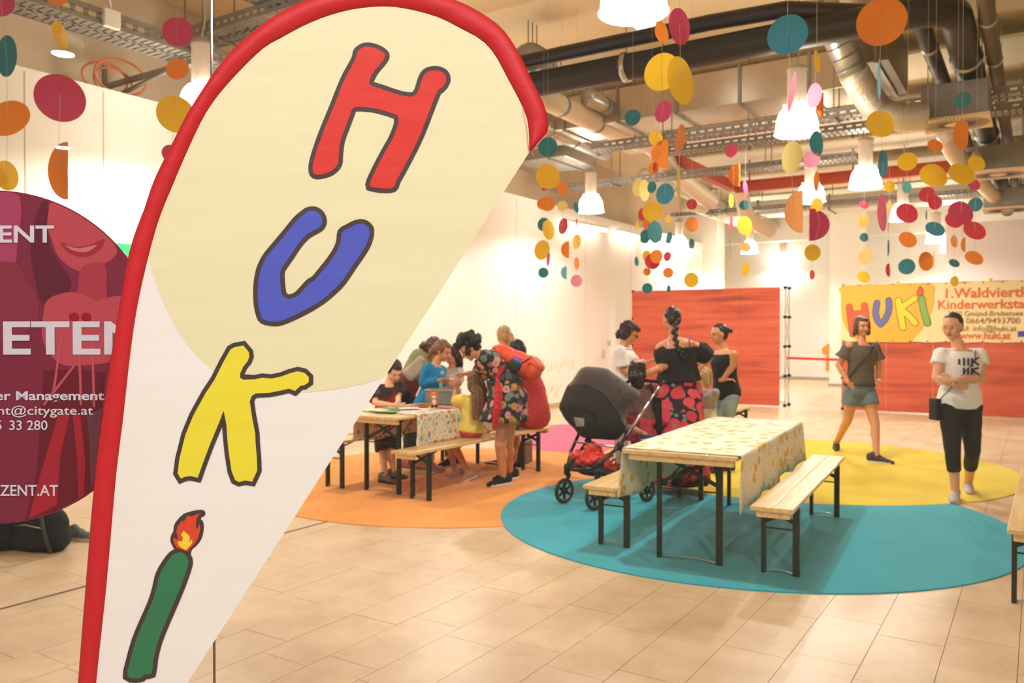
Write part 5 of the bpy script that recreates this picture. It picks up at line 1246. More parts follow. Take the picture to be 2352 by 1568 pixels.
# --- woman in white polo with glasses
t = 9.1
f = figure('dark-haired woman with glasses and white polo shirt bending forward by the display wall', t,
    dict(head=(1445, 765), neck=(1433, 796), pelvis=(1426, 892), elR=(1432, 850, -.16), wrR=(1462, 866, -.2), elL=(1462, 842, .16), wrL=(1492, 830, .12), knL=(1430, 985), anL=(1430, 1080), knR=(1424, 985), anR=(1424, 1082)), 70, 72, 26, skin=1, bw=1.12, s=.98)
top(f, mat('polo_white', (242, 238, 230), .8), lo=-.12, hi=.97, sleeve=.8, sr=.015, inf=.018); pants(f, mat('beige_trousers', (150, 134, 112), .8), 1.9); shoes(f, M_blk); hair(f, 'wavy', H_dk); glasses(f, M_dark)
obj('collar', MB().loft([f.tsec(.93, .012), f.tsec(.985, .010), f.tsec(.95, .03)]), mat('polo_white', (242, 238, 230)), f.root)
# --- woman in black tank top
t = 9.5
f = figure('woman with dark bun, black tank top and light jeans, hand on hip, facing left', t,
    dict(head=(1650, 768), neck=(1662, 803), pelvis=(1668, 905), elL=(1683, 840, -.16), wrL=(1660, 872, -.14), hdL=(1676, 870, -.16), elR=(1640, 855, .18), wrR=(1640, 890, .16), knL=(1664, 990, -.05), anL=(1668, 1068), knR=(1662, 990, .08), anR=(1664, 1062)), -68, -72, 8, skin=1, bw=1.08, s=.98)
top(f, M_blk, lo=-.12, hi=.90, sleeve=0, name='tank_top'); pants(f, M_jean, 1.95, name='jeans'); shoes(f, M_dark); hair(f, 'bun', H_dk)
for q in (-1, 1): strap(f, [f.j['pelvis'].lerp(f.j['neck'], .82) + f.lat * q * .085 + f.dep * .10, f.j['neck'] + f.lat * q * .085 - f.up * .012, f.j['pelvis'].lerp(f.j['neck'], .80) + f.lat * q * .07 - f.dep * .11], M_blk if q > 0 else M_white, .009, 'top_strap')
# --- blond child beside her
t = 9.4
f = figure('small blond child in grey top between the flowered skirt and the black tank top', t,
    dict(head=(1613, 866), neck=(1620, 894), pelvis=(1620, 955), elR=(1603, 925, .02), wrR=(1600, 945, -.08), elL=(1638, 925, .02), wrL=(1634, 948, -.06), knR=(1612, 1010), anR=(1612, 1062), knL=(1628, 1010), anL=(1628, 1062)), -40, -70, 4, skin=2, bw=.98, s=.68, hs=.92)
top(f, mat('tee_grey', (168, 160, 156), .8), lo=.1, sleeve=.6); pants(f, mat('cream_shorts', (226, 216, 190), .8, var=.1, vscale=10), 1.0, name='cream_trousers', waist=.3, inf=.03, flare=.02); shoes(f, M_blk); hair(f, 'bob', H_bl)
# --- dark haired girl with bow
t = 8.05
f = figure('dark-haired girl with a pink and white hair bow standing behind the stroller', t,
    dict(head=(1464, 853), neck=(1466, 886), pelvis=(1470, 962), elL=(1446, 930, .02), wrL=(1448, 952, .12), elR=(1490, 925, .02), wrR=(1488, 948, .12), knL=(1464, 1040), anL=(1462, 1108), knR=(1478, 1040), anR=(1478, 1108)), 160, 165, 0, skin=1, bw=1.0, s=.8, hs=.93)
top(f, mat('mauve_top', (118, 80, 76), .8, var=.2, vscale=20), lo=.0, sleeve=.9); skirt(f, mat('pink_skirt', (200, 60, 84), .8), D(1471, 1010, t), r0=(.16, .13), r1=(.2, .18)); shoes(f, M_blk); hair(f, 'long', H_dk, end=D(1466, 890, t - .08), w=(.058, .05))
bw_ = MB()
for q in (-1, 1): bw_.ell(D(1469 + q * 7, 829, t - .10), (.032, .014, .022))
obj('bow', bw_, mat('bow_pink', (232, 176, 190), .7), f.root); obj('bow_knot', MB().ell(D(1469, 829, t - .12), .013), M_white, f.root)
# ================================================================= CRAFT TABLE GROUP
# boy
t = 8.8
f = figure('boy in dark and red printed t-shirt leaning on the craft table beside the flag', t,
    dict(head=(905, 852), neck=(891, 882), pelvis=(886, 958, .15), elR=(862, 925, -.25), wrR=(905, 930, -.38), hdR=(925, 931, -.38), elL=(915, 910, .02), wrL=(912, 928, -.30), hdL=(925, 930, -.34), knL=(899, 1040), anL=(903, 1083), toeL=(926, 1092), knR=(880, 1044), anR=(884, 1092), toeR=(904, 1104)), 35, 35, 38, skin=2, bw=1.0, s=.82, hs=.95)
def redfade():
    m = bpy.data.materials.new('red_print'); m.use_nodes = True; k = NT(m); b = k.n['Principled BSDF']; tc = k.add('ShaderNodeTexCoord'); sp = k.add('ShaderNodeSeparateXYZ'); k.link(tc.outputs['Object'], sp.inputs[0])
    n = k.add('ShaderNodeTexNoise', i_Scale=9.0, i_Detail=3.0); k.link(tc.outputs['Object'], n.inputs[0]); ad = k.add('ShaderNodeMath', operation='MULTIPLY_ADD'); k.link(n.outputs[0], ad.inputs[0]); ad.inputs[1].default_value = .3; k.link(sp.outputs[2], ad.inputs[2])
    cr = k.add('ShaderNodeValToRGB'); e = cr.color_ramp.elements; e[0].position = 1.0 - .02; e[0].color = lin((200, 52, 26)); e[1].position = 1.0; e[1].color = lin((52, 34, 40))
    mr = k.add('ShaderNodeMapRange'); mr.inputs[1].default_value = .8; mr.inputs[2].default_value = 1.15; k.link(ad.outputs[0], mr.inputs[0]); e[0].position = .35; e[1].position = .75; k.link(mr.outputs[0], cr.inputs[0]); k.link(cr.outputs[0], b.inputs['Base Color']); b.inputs['Roughness'].default_value = .8; return m
top(f, redfade(), lo=-.05, sleeve=.75, sr=.02); pants(f, mat('dark_shorts', (52, 48, 56), .8), .9, name='shorts', flare=.03); shoes(f, mat('shoe_grey', (120, 112, 104), .7, var=.2, vscale=20), sole=M_dark); hair(f, 'short', H_dk)
# woman with green top bending
t = 9.7
f = figure('woman with brown hair bending over the craft table, green top and grey shoulder bag', t,
    dict(head=(996, 800), neck=(974, 806), pelvis=(932, 892), elR=(975, 855, -.2), wrR=(1000, 880, -.25), elL=(995, 850, .1), wrL=(1015, 875, .05), knR=(938, 980), anR=(936, 1062), knL=(946, 980), anL=(944, 1060)), 78, 70, 40, skin=1, bw=1.1, s=1.0)
top(f, mat('green_top', (140, 150, 104), .85), lo=.3, hi=.97, sleeve=.7); top(f, mat('maroon_top', (116, 46, 44), .8), lo=-.14, hi=.36, sleeve=0, name='maroon_layer'); pants(f, M_blk, 1.95); shoes(f, mat('shoe_rose', (170, 96, 80), .7)); hair(f, 'long', H_br, end=D(968, 800, t - .05), w=(.08, .06))
bgm = MB().box(D(955, 846, t - .24), (.30, .10, .16), Matrix.Rotation(YAW, 3, 'Z') @ Matrix.Rotation(-.75, 3, 'Y')); obj('shoulder_bag', bgm, mat('bag_print', (186, 170, 146), .7, var=.25, vscale=14), f.root, bevel=.03)
# girl blue cardigan
t = 9.25
f = figure('girl in bright blue cardigan with tied brown hair working at the craft table', t,
    dict(head=(1017, 806), neck=(1000, 838), pelvis=(981, 932), elR=(973, 880, -.12), wrR=(1012, 873, -.20), hdR=(1032, 868, -.22), elL=(1000, 885, .14), wrL=(1026, 874, .0), knR=(976, 1000), anR=(972, 1068), knL=(985, 1000), anL=(990, 1064)), 62, 68, 24, skin=1, bw=.95, s=.92)
top(f, mat('cardigan_blue', (24, 132, 186), .85, bump=.3, bscale=80), lo=-.14, sleeve=1.85, inf=.02, name='cardigan', flare=.05); pants(f, mat('cream_trousers', (216, 200, 176), .8), 1.9); shoes(f, mat('shoe_rose2', (200, 140, 120), .7)); hair(f, 'pony', H_mb, pts=[D(990, 808, t), D(984, 820, t)], rs=[.03, .03, .02])
obj('top_front', MB().loft([f.tsec(.2, .024), f.tsec(.5, .024), f.tsec(.9, .022)]) if False else MB().bar(f.j['pelvis'].lerp(f.j['neck'], .25) + f.dep * .135, f.j['pelvis'].lerp(f.j['neck'], .9) + f.dep * .105, .07, .008, upd=tuple(f.dep)), mat('mint', (150, 204, 190), .8), f.root, bevel=.004)
# dark haired child
t = 9.9
f = figure('child with long dark curly hair and white top behind the craft table', t,
    dict(head=(1038, 818), neck=(1036, 845), pelvis=(1034, 915), elR=(1020, 880, -.05), wrR=(1028, 880, -.2), elL=(1056, 880, .0), wrL=(1046, 878, -.18), knR=(1030, 990), anR=(1030, 1055), knL=(1040, 990), anL=(1042, 1055)), -40, -45, 22, skin=1, s=.82, hs=.93)
top(f, mat('lavender_top', (206, 200, 206), .8), sleeve=.8); pants(f, mat('dark_shorts', (52, 48, 56)), 1.9); shoes(f, M_blk); hair(f, 'long', H_dk, end=D(1052, 862, t), w=(.08, .06))
# woman with curly hair and floral dress, bending
t = 8.3
f = figure('curly-haired woman in dark floral dress bending over the bench with an orange backpack', t,
    dict(head=(1078, 800), neck=(1106, 812), pelvis=(1168, 900), elR=(1114, 862, .08), wrR=(1078, 856, .34), hdR=(1062, 858, .40), elL=(1106, 860, .34), wrL=(1072, 858, .5), knR=(1149, 1020, -.06), anR=(1155, 1094), toeR=(1122, 1110), knL=(1166, 1018, .1), anL=(1170, 1082), toeL=(1140, 1096), waist=(1148, 846)), -82, -78, 42, skin=1, bw=1.15, s=1.0)
M_fd = floral('dress_floral', (44, 42, 44), ['d8908c', 'c8943e', '6a8078', 'e2a89c', '4a5a54', 'c07868', '7a8a7a'], 13, .50, leaf=(92, 108, 92))
top(f, M_fd, lo=-.05, hi=.97, sleeve=.85, inf=.028, sr=.03, name='dress_top'); skirt(f, M_fd, D(1156, 965, t - .02), u0=.3, r0=(.17, .15), r1=(.25, .24), name='dress_skirt', amp=.02)
shoes(f, M_blk); hair(f, 'curly', H_bk)
sc_ = MB(); P0 = D(1142, 868, t - .2); sc_.tube([P0, D(1146, 900, t - .26), D(1142, 940, t - .28), D(1134, 985, t - .27)], [.02, .038, .045, .02], 12); sc_.cone(P0, .02, D(1152, 846, t - .2), .03)
obj('red_scarf', remesh(sc_, .01, 2, disp=.008, dscale=.03), mat('scarf_red', (206, 40, 44), .8, var=.2, vscale=30), f.root)
# orange backpack (worn)
bp = thing('backpack', 'bright orange backpack worn by the woman in the floral dress', 'backpack', D(1185, 835, t + .0))
ax = (D(1228, 868, t) - D(1120, 797, t)); ax = ax.normalized(); nrm = (ax.cross(fh)).normalized(); nrm = nrm if nrm.z > 0 else -nrm
Rb = rot3(ax, fh, nrm); C0 = D(1180, 840, t + .02)
def B3(a, d, n): return C0 + ax * a + fh * d + nrm * n
b = MB(); b.ell(B3(-.10, 0, .045), (.19, .17, .10), Rb); b.ell(B3(.05, 0, .05), (.20, .17, .125), Rb); b.ell(B3(.17, 0, .055), (.12, .15, .12), Rb); obj('main_bag', remesh(b, .011, 4), mat('pack_orange', (232, 84, 44), .55, bump=.1), bp)
b = MB(); b.ell(B3(.16, -.01, .13), (.125, .13, .075), Rb); obj('front_pocket', remesh(b, .01, 3), mat('pack_orange2', (238, 96, 54), .5), bp)
b = MB().tube([B3(.02, -.165, .03), B3(.06, -.17, .10), B3(.09, -.12, .165), B3(.09, 0, .18)], .006, 6); b.tube([B3(.09, -.12, -.02), B3(.10, -.15, .06), B3(.12, -.14, .12)], .005, 6); obj('piping', b, M_dark, bp)
b = MB(); b.ell(B3(.0, -.155, .02), (.07, .035, .075), Rb); obj('mesh_pocket', b, mat('mesh_green', (52, 62, 48), .8, var=.3, vscale=60), bp)
b = MB(); b.ell(B3(-.02, -.15, .09), (.05, .03, .035), Rb); obj('pink_cloth', b, mat('cloth_pink', (224, 84, 150), .7), bp); b = MB(); b.ell(B3(-.0, -.158, .065), (.055, .03, .025), Rb); obj('blue_cloth', b, mat('cloth_blue', (60, 120, 200), .7), bp)
b = MB().tube([B3(-.24, -.10, .03), B3(-.27, -.12, -.05), B3(-.20, -.17, -.12), B3(-.02, -.17, -.07)], .018, 8); obj('shoulder_strap', b, mat('pack_orange', (232, 84, 44)), bp)
b = MB().tube([B3(.10, -.12, .19), B3(.18, -.14, .17), B3(.26, -.10, .10)], .004, 6); obj('reflective_stripe', b, mat('stripe_lilac', (214, 180, 214), .4), bp)
# girl in yellow, seated, from behind
t = 8.45
f = figure('girl with long brown hair and yellow t-shirt sitting on the bench at the craft table', t,
    dict(head=(1090, 876), neck=(1090, 910), pelvis=(1081, 990), elL=(1041, 925, .15), wrL=(1046, 897, .22), hdL=(1052, 884, .25), elR=(1120, 948, .1), wrR=(1112, 960, .3), hipL=(1070, 985, .05), hipR=(1092, 985, .05), knL=(1032, 1022, .42), anL=(1046, 1082, .42), toeL=(1028, 1092, .4), knR=(1045, 1026, .35), anR=(1076, 1086, .15), toeR=(1056, 1100, .1)), 205, 215, 0, skin=1, s=.8, hs=.95, ground=False)
top(f, mat('tee_yellow', (244, 220, 104), .8), lo=-.02, sleeve=.5, sr=.015, inf=.018); pants(f, mat('shorts_pink', (222, 84, 96), .8), .45, name='pink_shorts', waist=.02); shoes(f, mat('shoe_pinkgrey', (206, 170, 160), .7, var=.2, vscale=25)); hair(f, 'long', H_mb, end=D(1098, 962, t - .13), w=(.078, .07))
# woman in red dotted dress, seated
t = 9.2
M_dots = floral('red_dots', (190, 52, 52), ['e89a90'], 46, .16, petals=False)
f = figure('woman in red dotted dress sitting on the far end of the bench, seen from behind', t,
    dict(head=(1186, 808), neck=(1198, 835), pelvis=(1232, 962), elR=(1204, 900, -.05), wrR=(1203, 935, .1), elL=(1190, 900, .3), wrL=(1180, 915, .4), hipL=(1218, 965, .1), hipR=(1235, 965, .0), knL=(1170, 985, .42), anL=(1150, 1058, .45), toeL=(1128, 1050, .5), knR=(1185, 990, .3), anR=(1178, 1068, .3), toeR=(1160, 1072, .3), waist=(1228, 895)), 232, 240, 30, skin=1, bw=1.02, s=1.0, ground=False)
top(f, M_dots, lo=-.16, hi=.97, sleeve=.35, inf=.016, name='dress'); pants(f, M_dots, .7, name='dress_skirt', inf=.014); shoes(f, M_blk); hair(f, 'short', H_bk)
# ponytail woman
t = 10.2
f = figure('blond ponytailed woman with orange collar behind the orange backpack', t,
    dict(head=(1156, 772), neck=(1160, 806), pelvis=(1172, 905), elL=(1140, 855), wrL=(1128, 880, -.1), elR=(1196, 850), wrR=(1190, 885, -.1), knL=(1165, 985), anL=(1165, 1050), knR=(1178, 985), anR=(1180, 1050)), 190, 205, 12, skin=1, s=.98)
top(f, mat('top_orange', (222, 92, 52), .8), sleeve=.8); pants(f, mat('dark_trousers', (50, 48, 52), .8), 1.9); shoes(f, M_blk); hair(f, 'pony', H_bl, pts=[D(1172, 772, t - .05), D(1178, 790, t - .08), D(1184, 808, t - .06)], rs=[.03, .045, .042, .02])
# ---------------------------------------------------------------- things on and under the craft table
TT = .7965
fx = thing('fox_figurine', 'small orange and white toy fox standing on the craft table', 'toy', Zp(998, 936, TT)); b0 = Zp(998, 936, TT)
k = 1.0; fd = camdir(0)
def FX(l, d, u): return b0 + rt * l * k + fd * d * k + UP * u * k
M_fo = mat('fox_orange', (226, 116, 40), .6); M_fw = mat('fox_white', (240, 230, 214), .6)
b = MB(); b.ell(FX(0, 0, .055), (.034, .03, .05)); b.ell(FX(-.03, -.02, .03), (.02, .03, .02)); obj('body', remesh(b, .006, 2), M_fo, fx)
b = MB(); b.ell(FX(-.004, .004, .125), (.046, .036, .038)); obj('head', b, M_fo, fx)
obj('muzzle', MB().ell(FX(-.002, .028, .112), (.028, .022, .018)), M_fw, fx); obj('chest', MB().ell(FX(0, .022, .06), (.022, .014, .03)), M_fw, fx)
for q in (-1, 1):
    obj('ear', MB().tube([FX(-.004 + q * .03, 0, .150), FX(-.004 + q * .04, 0, .178)], [.014, .002], 8), M_fo, fx); obj('paw', MB().ell(FX(q * .02, .018, .012), (.016, .022, .013)), M_dark, fx); obj('eye', MB().ell(FX(-.004 + q * .017, .036, .130), .006), M_eye, fx)
pb = thing('plastic_box', 'open translucent grey plastic box on the craft table in front of the blue cardigan', 'box', Zp(1018, 932, TT)); c_ = Zp(1018, 926, TT); R3 = Matrix.Rotation(.3, 3, 'Z'); b = MB()
for sx, sy, lx, ly in ((0, -.1, .34, .004), (0, .1, .34, .004), (-.17, 0, .004, .2), (.17, 0, .004, .2)): b.box(c_ + R3 @ V((sx, sy, .075)), (lx, ly, .15), R3)
b.box(c_ + UP * .003, (.34, .2, .004), R3); obj('walls', b, mat('frosted', (170, 176, 172), .3, trans=.4), pb)
b = MB()
for sx, sy, lx, ly in ((0, -.105, .36, .014), (0, .105, .36, .014), (-.175, 0, .014, .22), (.175, 0, .014, .22)): b.box(c_ + R3 @ V((sx, sy, .15)), (lx, ly, .01), R3)
obj('rim', b, mat('frost_rim', (206, 210, 206), .3), pb)
SH = [((886, 944), .24, .16, (70, 190, 70), 'bright green paper sheet near the corner of the craft table', .2), ((897, 940), .2, .14, (60, 130, 80), 'dark green paper sheet lying behind the bright green one', .5), ((868, 941), .21, .15, (244, 240, 232), 'white paper sheet at the flag side of the craft table', .1),
      ((940, 937), .21, .15, (236, 230, 236), 'white paper sheet in front of the boy\'s hands', .9), ((962, 932), .2, .13, (190, 60, 56), 'dark red paper sheet left of the toy fox', .4), ((975, 927), .2, .12, (226, 206, 60), 'yellow paper sheet behind the toy fox', .1), ((1020, 934), .16, .1, (188, 70, 64), 'red paper sheet right of the toy fox', .3), ((925, 933), .14, .1, (90, 80, 120), 'purple paper sheet by the boy\'s hands', 1.2)]
for i, ((px, py), w, l, c, lb, a) in enumerate(SH):
    p = Zp(px, py, TT + .0004 * i - .0012); o = obj('paper_sheet', MB().box(p, (w, l, .0008), Matrix.Rotation(a, 3, 'Z')), mat('sheet_%d' % i, c, .7), origin=p); tag(o, lb, 'paper', 'paper sheets on the craft table')
# brown crate and cup
p = Zp(1190, 1062, 0.007); b = MB().box(p + UP * .13, (.26, .3, .26), Matrix.Rotation(.2, 3, 'Z')); o = thing('cardboard_box', 'brown box on the floor under the craft bench', 'box', p); obj('walls', b, mat('card', (120, 88, 66), .8, var=.15), o, bevel=.006); obj('lid', MB().box(p + UP * .27, (.27, .31, .02), Matrix.Rotation(.2, 3, 'Z')), mat('card_lid', (150, 140, 130), .6), o)
p = Zp(1186, 986, .487); o = thing('paper_cup', 'green and white cup on the bench beside the red dotted dress', 'cup', p); obj('cup', MB().tube([p, p + UP * .075], [.03, .038], 20), mat('cup_green', (50, 160, 70), .5), o); obj('rim', MB().tube([p + UP * .075, p + UP * .11], [.038, .042], 20), M_white, o)
# bags behind the sticker
M_bag = mat('bag_black', (20, 20, 20), .9, var=.2, vscale=8, bump=.5, bscale=14)
def bag(px, py, w, d, h, lb, a=.3, z0=0.001):
    p = Zp(px, py, 0); t = thing('bag', lb, 'bag', p, 0, 'black bags on the floor'); b = MB(); R4 = Matrix.Rotation(a, 3, 'Z')
    b.ell(p + UP * h * .42, (w * .5, d * .5, h * .44), R4); b.ell(p + UP * h * .22 + R4 @ V((w * .2, 0, 0)), (w * .34, d * .5, h * .26), R4); b.ell(p + UP * h * .2 - R4 @ V((w * .2, 0, 0)), (w * .34, d * .48, h * .24), R4); b.box(p + UP * h * .1, (w * .75, d * .7, h * .18), R4)
    obj('pouch', remesh(b, .014, 3, disp=.012, dscale=.08), M_bag, t)
    b = MB().tube([p + R4 @ V((-w * .2, -d * .2, h * .8)), p + R4 @ V((-w * .15, -d * .4, h * 1.05)), p + R4 @ V((w * .2, -d * .45, h * .95)), p + R4 @ V((w * .4, -d * .5, h * .3)), p + R4 @ V((w * .5, -d * .5, h * .06))], .014, 8); obj('strap', b, mat('bag_strap', (56, 54, 44), .7), t)
    obj('zip', MB().tube([p + R4 @ V((-w * .3, -d * .45, h * .45)), p + R4 @ V((0, -d * .52, h * .5)), p + R4 @ V((w * .3, -d * .45, h * .45))], .005, 6), M_steel, t)
bag(95, 1262, .42, .26, .42, 'crumpled black backpack on the tiles below the round sticker'); bag(5, 1255, .4, .3, .36, 'black bag cut by the left edge next to the black backpack', .1)
o = thing('sneaker', 'grey sneaker on the tiles between the black backpack and the flag', 'shoe', Zp(184, 1240, 0)); p = Zp(184, 1240, 0); b = MB(); dd = (rt * .9 - fh * .2).normalized(); sd_ = dd.cross(UP)
for x, w, hh in ((-.1, .034, .09), (-.05, .038, .10), (0, .04, .075), (.06, .044, .055), (.11, .038, .04)): b.ell(p + dd * x + UP * hh * .62, (.045, w, hh * .6), rot3(dd, sd_, UP))
obj('upper', remesh(b, .008, 2), mat('sneak_grey', (96, 104, 108), .7, var=.3, vscale=30), o); obj('sole', MB().prism([p + dd * x + sd_ * w for x, w in ((-.14, .03), (0, .042), (.12, .044), (.165, .01))] + [p + dd * x - sd_ * w for x, w in ((.165, .01), (.12, .044), (0, .042), (-.14, .03))], UP * .025), mat('sole_cream', (200, 190, 170)), o)
# ================================================================= STROLLER
A_, B_, C_ = Zp(1296, 1156, .009), Zp(1366, 1172, .009), Zp(1486, 1152, .009); D_ = A_ + (C_ - B_)
st = thing('stroller', 'black stroller with a closed dark hood, silver frame and red bag in its basket', 'stroller', V(((A_ + C_) / 2).to_tuple()[:2] + (0,)))
latS = (A_ - B_).normalized(); rearS = (C_ - B_).normalized(); latS.z = rearS.z = 0
M_tyre = mat('tyre', (48, 44, 42), .7); M_rim = mat('rim_grey', (150, 146, 136), .4, .3); M_frame = mat('frame_dark', (62, 56, 52), .3, .6); M_chr = mat('frame_silver', (206, 200, 186), .25, .9)
M_can = mat('hood_fabric', (66, 54, 50), .8, bump=.15, bscale=120, sheen=.3); M_shell = mat('shell_fabric', (48, 42, 38), .85, bump=.15, bscale=120)
def wheel(p, r, ax_):
    c = p + UP * r; o = obj('wheel', MB().tube([c + ax_ * .0, c + ax_ * .001], [.02, .02], 10), M_dark, st)
    u = UP; v = ax_.cross(UP).normalized()
    b = MB().tube([c + u * ((r - .016) * math.cos(a)) + v * ((r - .016) * math.sin(a)) for a in [2 * math.pi * i / 36 for i in range(36)]], .016, 10, closed=True); obj('tyre', b, M_tyre, o)
    b = MB().tube([c + u * ((r - .034) * math.cos(a)) + v * ((r - .034) * math.sin(a)) for a in [2 * math.pi * i / 36 for i in range(36)]], .0075, 8, closed=True); obj('rim', b, M_rim, o)
    b = MB()
    for i in range(6): a = 2 * math.pi * i / 6; b.bar(c, c + u * ((r - .034) * math.cos(a)) + v * ((r - .034) * math.sin(a)), .022, .012, upd=tuple(ax_))
    b.tube([c - ax_ * .025, c + ax_ * .025], .022, 12); obj('spokes', b, M_dark, o); return c
wa, wb = wheel(A_, .116, latS), wheel(B_, .116, latS); wc, wd_ = wheel(C_, .105, latS), wheel(D_, .105, latS)
ta, tb_ = 8.05, 7.3
jA, jB = wa + UP * .20 + rearS * .03, wb + UP * .20 + rearS * .03
for c, jn in ((wa, jA), (wb, jB)):
    b = MB(); b.cone(jn + UP * .02, .03, jn - UP * .04, .028); b.tube([jn, jn - UP * .06 + rearS * .03, c + latS * .03], [.02, .018, .016], 10); obj('fork', remesh(b, .008, 2), M_dark, st)
hB = D(1516, 884, 7.75); fB = D(1365, 1075, 7.28); kB = D(1424, 1023, 7.42)
hA = hB + latS * .42; fA = jA.copy(); kA = kB + latS * .40
for h_, k_, f_ in ((hB, kB, fB), (hA, kA, fA + UP * .02)):
    m1 = h_.lerp(k_, .30); m2 = h_.lerp(k_, .72)
    obj('push_bar', MB().tube([h_, m1], .010, 12), M_chr, st, label='thin silver push bar'); obj('side_tube', MB().tube([m1, m2], .016, 12), M_chr, st, label='silver side tube'); obj('side_tube', MB().tube([m2, k_, k_.lerp(f_, .5), f_], [.015, .017, .017, .018], 12), M_frame, st)
obj('front_bar', MB().tube([fA, (fA + fB) / 2 - rearS * .03 - UP * .01, fB], .02, 12), M_frame, st)
obj('hinge', MB().cone(kA, .035, kA - UP * .02, .03), M_dark, st); obj('hinge', MB().cone(kB, .035, kB - UP * .02, .03), M_dark, st)
obj('cross_bar', MB().tube([D(1322, 1015, 7.75), D(1412, 1026, 7.42)], .010, 10), M_chr, st)
obj('front_leg', MB().tube([fA, D(1312, 1035, 7.85), D(1330, 995, 7.8)], .016, 10), M_frame, st)
for w_, k_ in ((wc, kB), (wd_, kA)): obj('rear_leg', MB().tube([k_, w_ + latS * .03 + UP * .02], .017, 10), M_frame, st)
hm = (hA + hB) / 2 + rearS * .06 + UP * .03
obj('handle', MB().tube([hB, hB + rearS * .05 + UP * .025, hm, hA + rearS * .05 + UP * .025, hA], .017, 12), M_dark, st)
tS = 7.68
HO = zz([(100, 490), (130, 400), (180, 280), (220, 240), (260, 180), (300, 120), (340, 95), (380, 88), (430, 92), (520, 100), (580, 115), (625, 150), (680, 190), (740, 235), (810, 285), (870, 320), (895, 360), (870, 410), (810, 470), (760, 530), (745, 590), (760, 660), (730, 730), (690, 790), (640, 808), (500, 800), (340, 785), (280, 740), (255, 700), (200, 650), (150, 590), (120, 530)], 4.24, 1260, 820)
b = MB(); secs = []; cx_, cy__ = 1372, 918
for i in range(15):
    u = -1 + 2 * i / 14; k = max(.02, (1 - abs(u) ** 2.6)) ** .42
    secs.append([D(cx_ + (x - cx_) * k, cy__ + (y - cy__) * k, tS + .22 * u) for x, y in smooth_poly(HO, 2)])
b.loft(secs)
hood = remesh(b, .012, 5)
def split_mb(mb, test):
    a, c = MB(), MB()
    for dst, keep in ((a, True), (c, False)):
        idx = {}
        for fc in mb.f:
            q = sum((V(mb.v[i]) for i in fc), V()) / len(fc)
            if test(q) == keep:
                ff_ = []
                for i in fc:
                    if i not in idx: idx[i] = len(dst.v); dst.v.append(mb.v[i])
                    ff_.append(idx[i])
                dst.f.append(tuple(ff_)); dst.sm.append(True)
    return a, c
def pxy(p):
    v = p - CAM; d = v.dot(fw); return 1176 + F * v.dot(rt) / d, 784 - F * v.dot(upv) / d
def hoodline(q):
    x, y = pxy(q); # seam from (1300,888) over (1340,882),(1400,915),(1440,985)
    yl = 885 if x < 1345 else (885 + (x - 1345) * .45 if x < 1390 else 905 + (x - 1390) * 1.6)
    return y < yl
hA_, hB_ = split_mb(hood, hoodline)
obj('hood', hA_, M_can, st, fix=False); obj('seat_shell', hB_, M_shell, st, fix=False)
def onhood(px, py):
    d = ray(px, py); best = None
    for fc in hood.f[::1]:
        pass
    return None
from mathutils.bvhtree import BVHTree
bv = BVHTree.FromPolygons([V(p) for p in hood.v], hood.f)
def hit(px, py, off=.004):
    d = ray(px, py).normalized(); h_ = bv.ray_cast(CAM, d)
    return (h_[0] + h_[1] * off * (1 if h_[1].dot(d) < 0 else -1)) if h_[0] is not None else None
for pl in ([(1302, 890), (1320, 884), (1345, 884), (1370, 895), (1390, 908), (1405, 930), (1425, 960), (1440, 985)], [(1406, 850), (1418, 872), (1422, 900), (1428, 930), (1437, 960)], [(1288, 932), (1310, 936), (1340, 936), (1360, 948), (1370, 965)]):
    q = [hit(*p) for p in pl]; q = [x for x in q if x is not None]
    if len(q) > 2: obj('seam', MB().tube(q, .004, 6), M_dark, st)
q = [hit(x, y, .006) for x, y in ((1318, 957), (1342, 960), (1342, 978), (1324, 978))]
if all(x is not None for x in q): obj('care_label', MB().prism(q, UP * .001), mat('label_white', (170, 160, 150), .7), st)
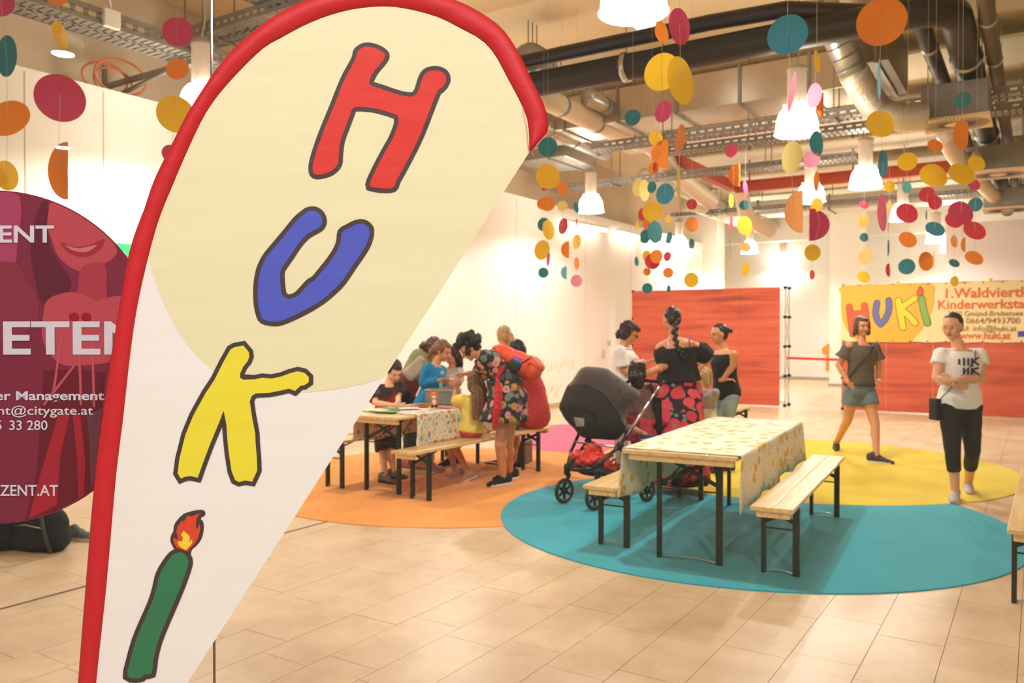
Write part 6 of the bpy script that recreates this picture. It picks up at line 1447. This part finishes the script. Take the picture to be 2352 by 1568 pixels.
# basket with red bags
b = MB(); q = [D(1300, 1070, 7.85), D(1395, 1092, 7.35), D(1440, 1070, 7.6), D(1340, 1055, 8.0)]; b.prism(q, UP * .02); b.ell(D(1372, 1078, 7.6), (.2, .16, .06), Matrix.Rotation(YAW, 3, 'Z')); obj('basket', remesh(b, .012, 3), M_shell, st)
rbg = thing('red_bag', 'crumpled red plastic bag in the basket of the stroller', 'bag', D(1354, 1051, 7.6)); b = MB()
def RE(px, py, dt, rx, ry, rz): b.ell(D(px, py, 7.6 + dt), (rx / F * 7.6, ry, rz / F * 7.6), Matrix.Rotation(YAW, 3, 'Z'))
RE(1345, 1056, 0, 36, .12, 16); RE(1330, 1045, 0, 22, .10, 12); RE(1372, 1052, 0, 24, .12, 16); RE(1362, 1030, .03, 20, .08, 14); obj('sack', remesh(b, .009, 2, disp=.014, dscale=.035), mat('bag_red', (222, 62, 44), .4, var=.1), rbg)
rbg = thing('red_bag', 'second red bag with white print hanging at the back of the stroller basket', 'bag', D(1402, 1066, 7.45)); b = MB(); RE(1400, 1060, -.1, 16, .07, 22); RE(1406, 1072, -.1, 12, .06, 20); obj('sack', remesh(b, .009, 2, disp=.008, dscale=.04), mat('bag_red', (222, 62, 44)), rbg)
b = MB()
for i, (x, y) in enumerate(((1402, 1056), (1409, 1052), (1408, 1064))): b.bar(D(x, y, 7.22), D(x + 4, y - 5, 7.22), .012, .004, upd=tuple(fh))
obj('print', b, M_white, rbg)
bk = thing('handbag', 'black changing bag hanging behind the silver side tube of the stroller', 'bag', D(1490, 960, 8.0)); b = MB().box(D(1488, 952, 8.05), (.26, .12, .34), Matrix.Rotation(YAW, 3, 'Z')); b.ell(D(1488, 975, 8.05), (.13, .09, .1), Matrix.Rotation(YAW, 3, 'Z')); obj('body', remesh(b, .012, 4, disp=.006, dscale=.06), M_blk, bk); obj('strap', MB().tube([D(1472, 925, 8.0), D(1478, 895, 7.98), D(1495, 880, 7.9), D(1505, 925, 8.0)], .01, 8), M_blk, bk)
# toddler in the seat
t = 7.85
f = figure('toddler sitting in the stroller with a bare leg and blue shoe sticking out', t,
    dict(head=(1415, 905, .05), neck=(1412, 930, .05), pelvis=(1415, 978, .0), elL=(1425, 950, .1), wrL=(1440, 955, .1), elR=(1400, 955, -.06), wrR=(1415, 965, -.1), knR=(1452, 982, -.12), anR=(1484, 998, -.12), toeR=(1500, 992, -.12), knL=(1448, 985, .1), anL=(1462, 1010, .12), toeL=(1472, 1008, .12)), 90, 90, 0, skin=1, s=.52, hs=.78, ground=False, vox=.008)
top(f, mat('tee_toddler', (130, 140, 150), .8), sleeve=.5, vox=.009); pants(f, mat('shorts_toddler', (80, 90, 60), .8), .7, name='shorts'); shoes(f, mat('shoe_blue', (58, 66, 110), .7)); hair(f, 'short', H_br)
print('OBJS', len(bpy.data.objects))
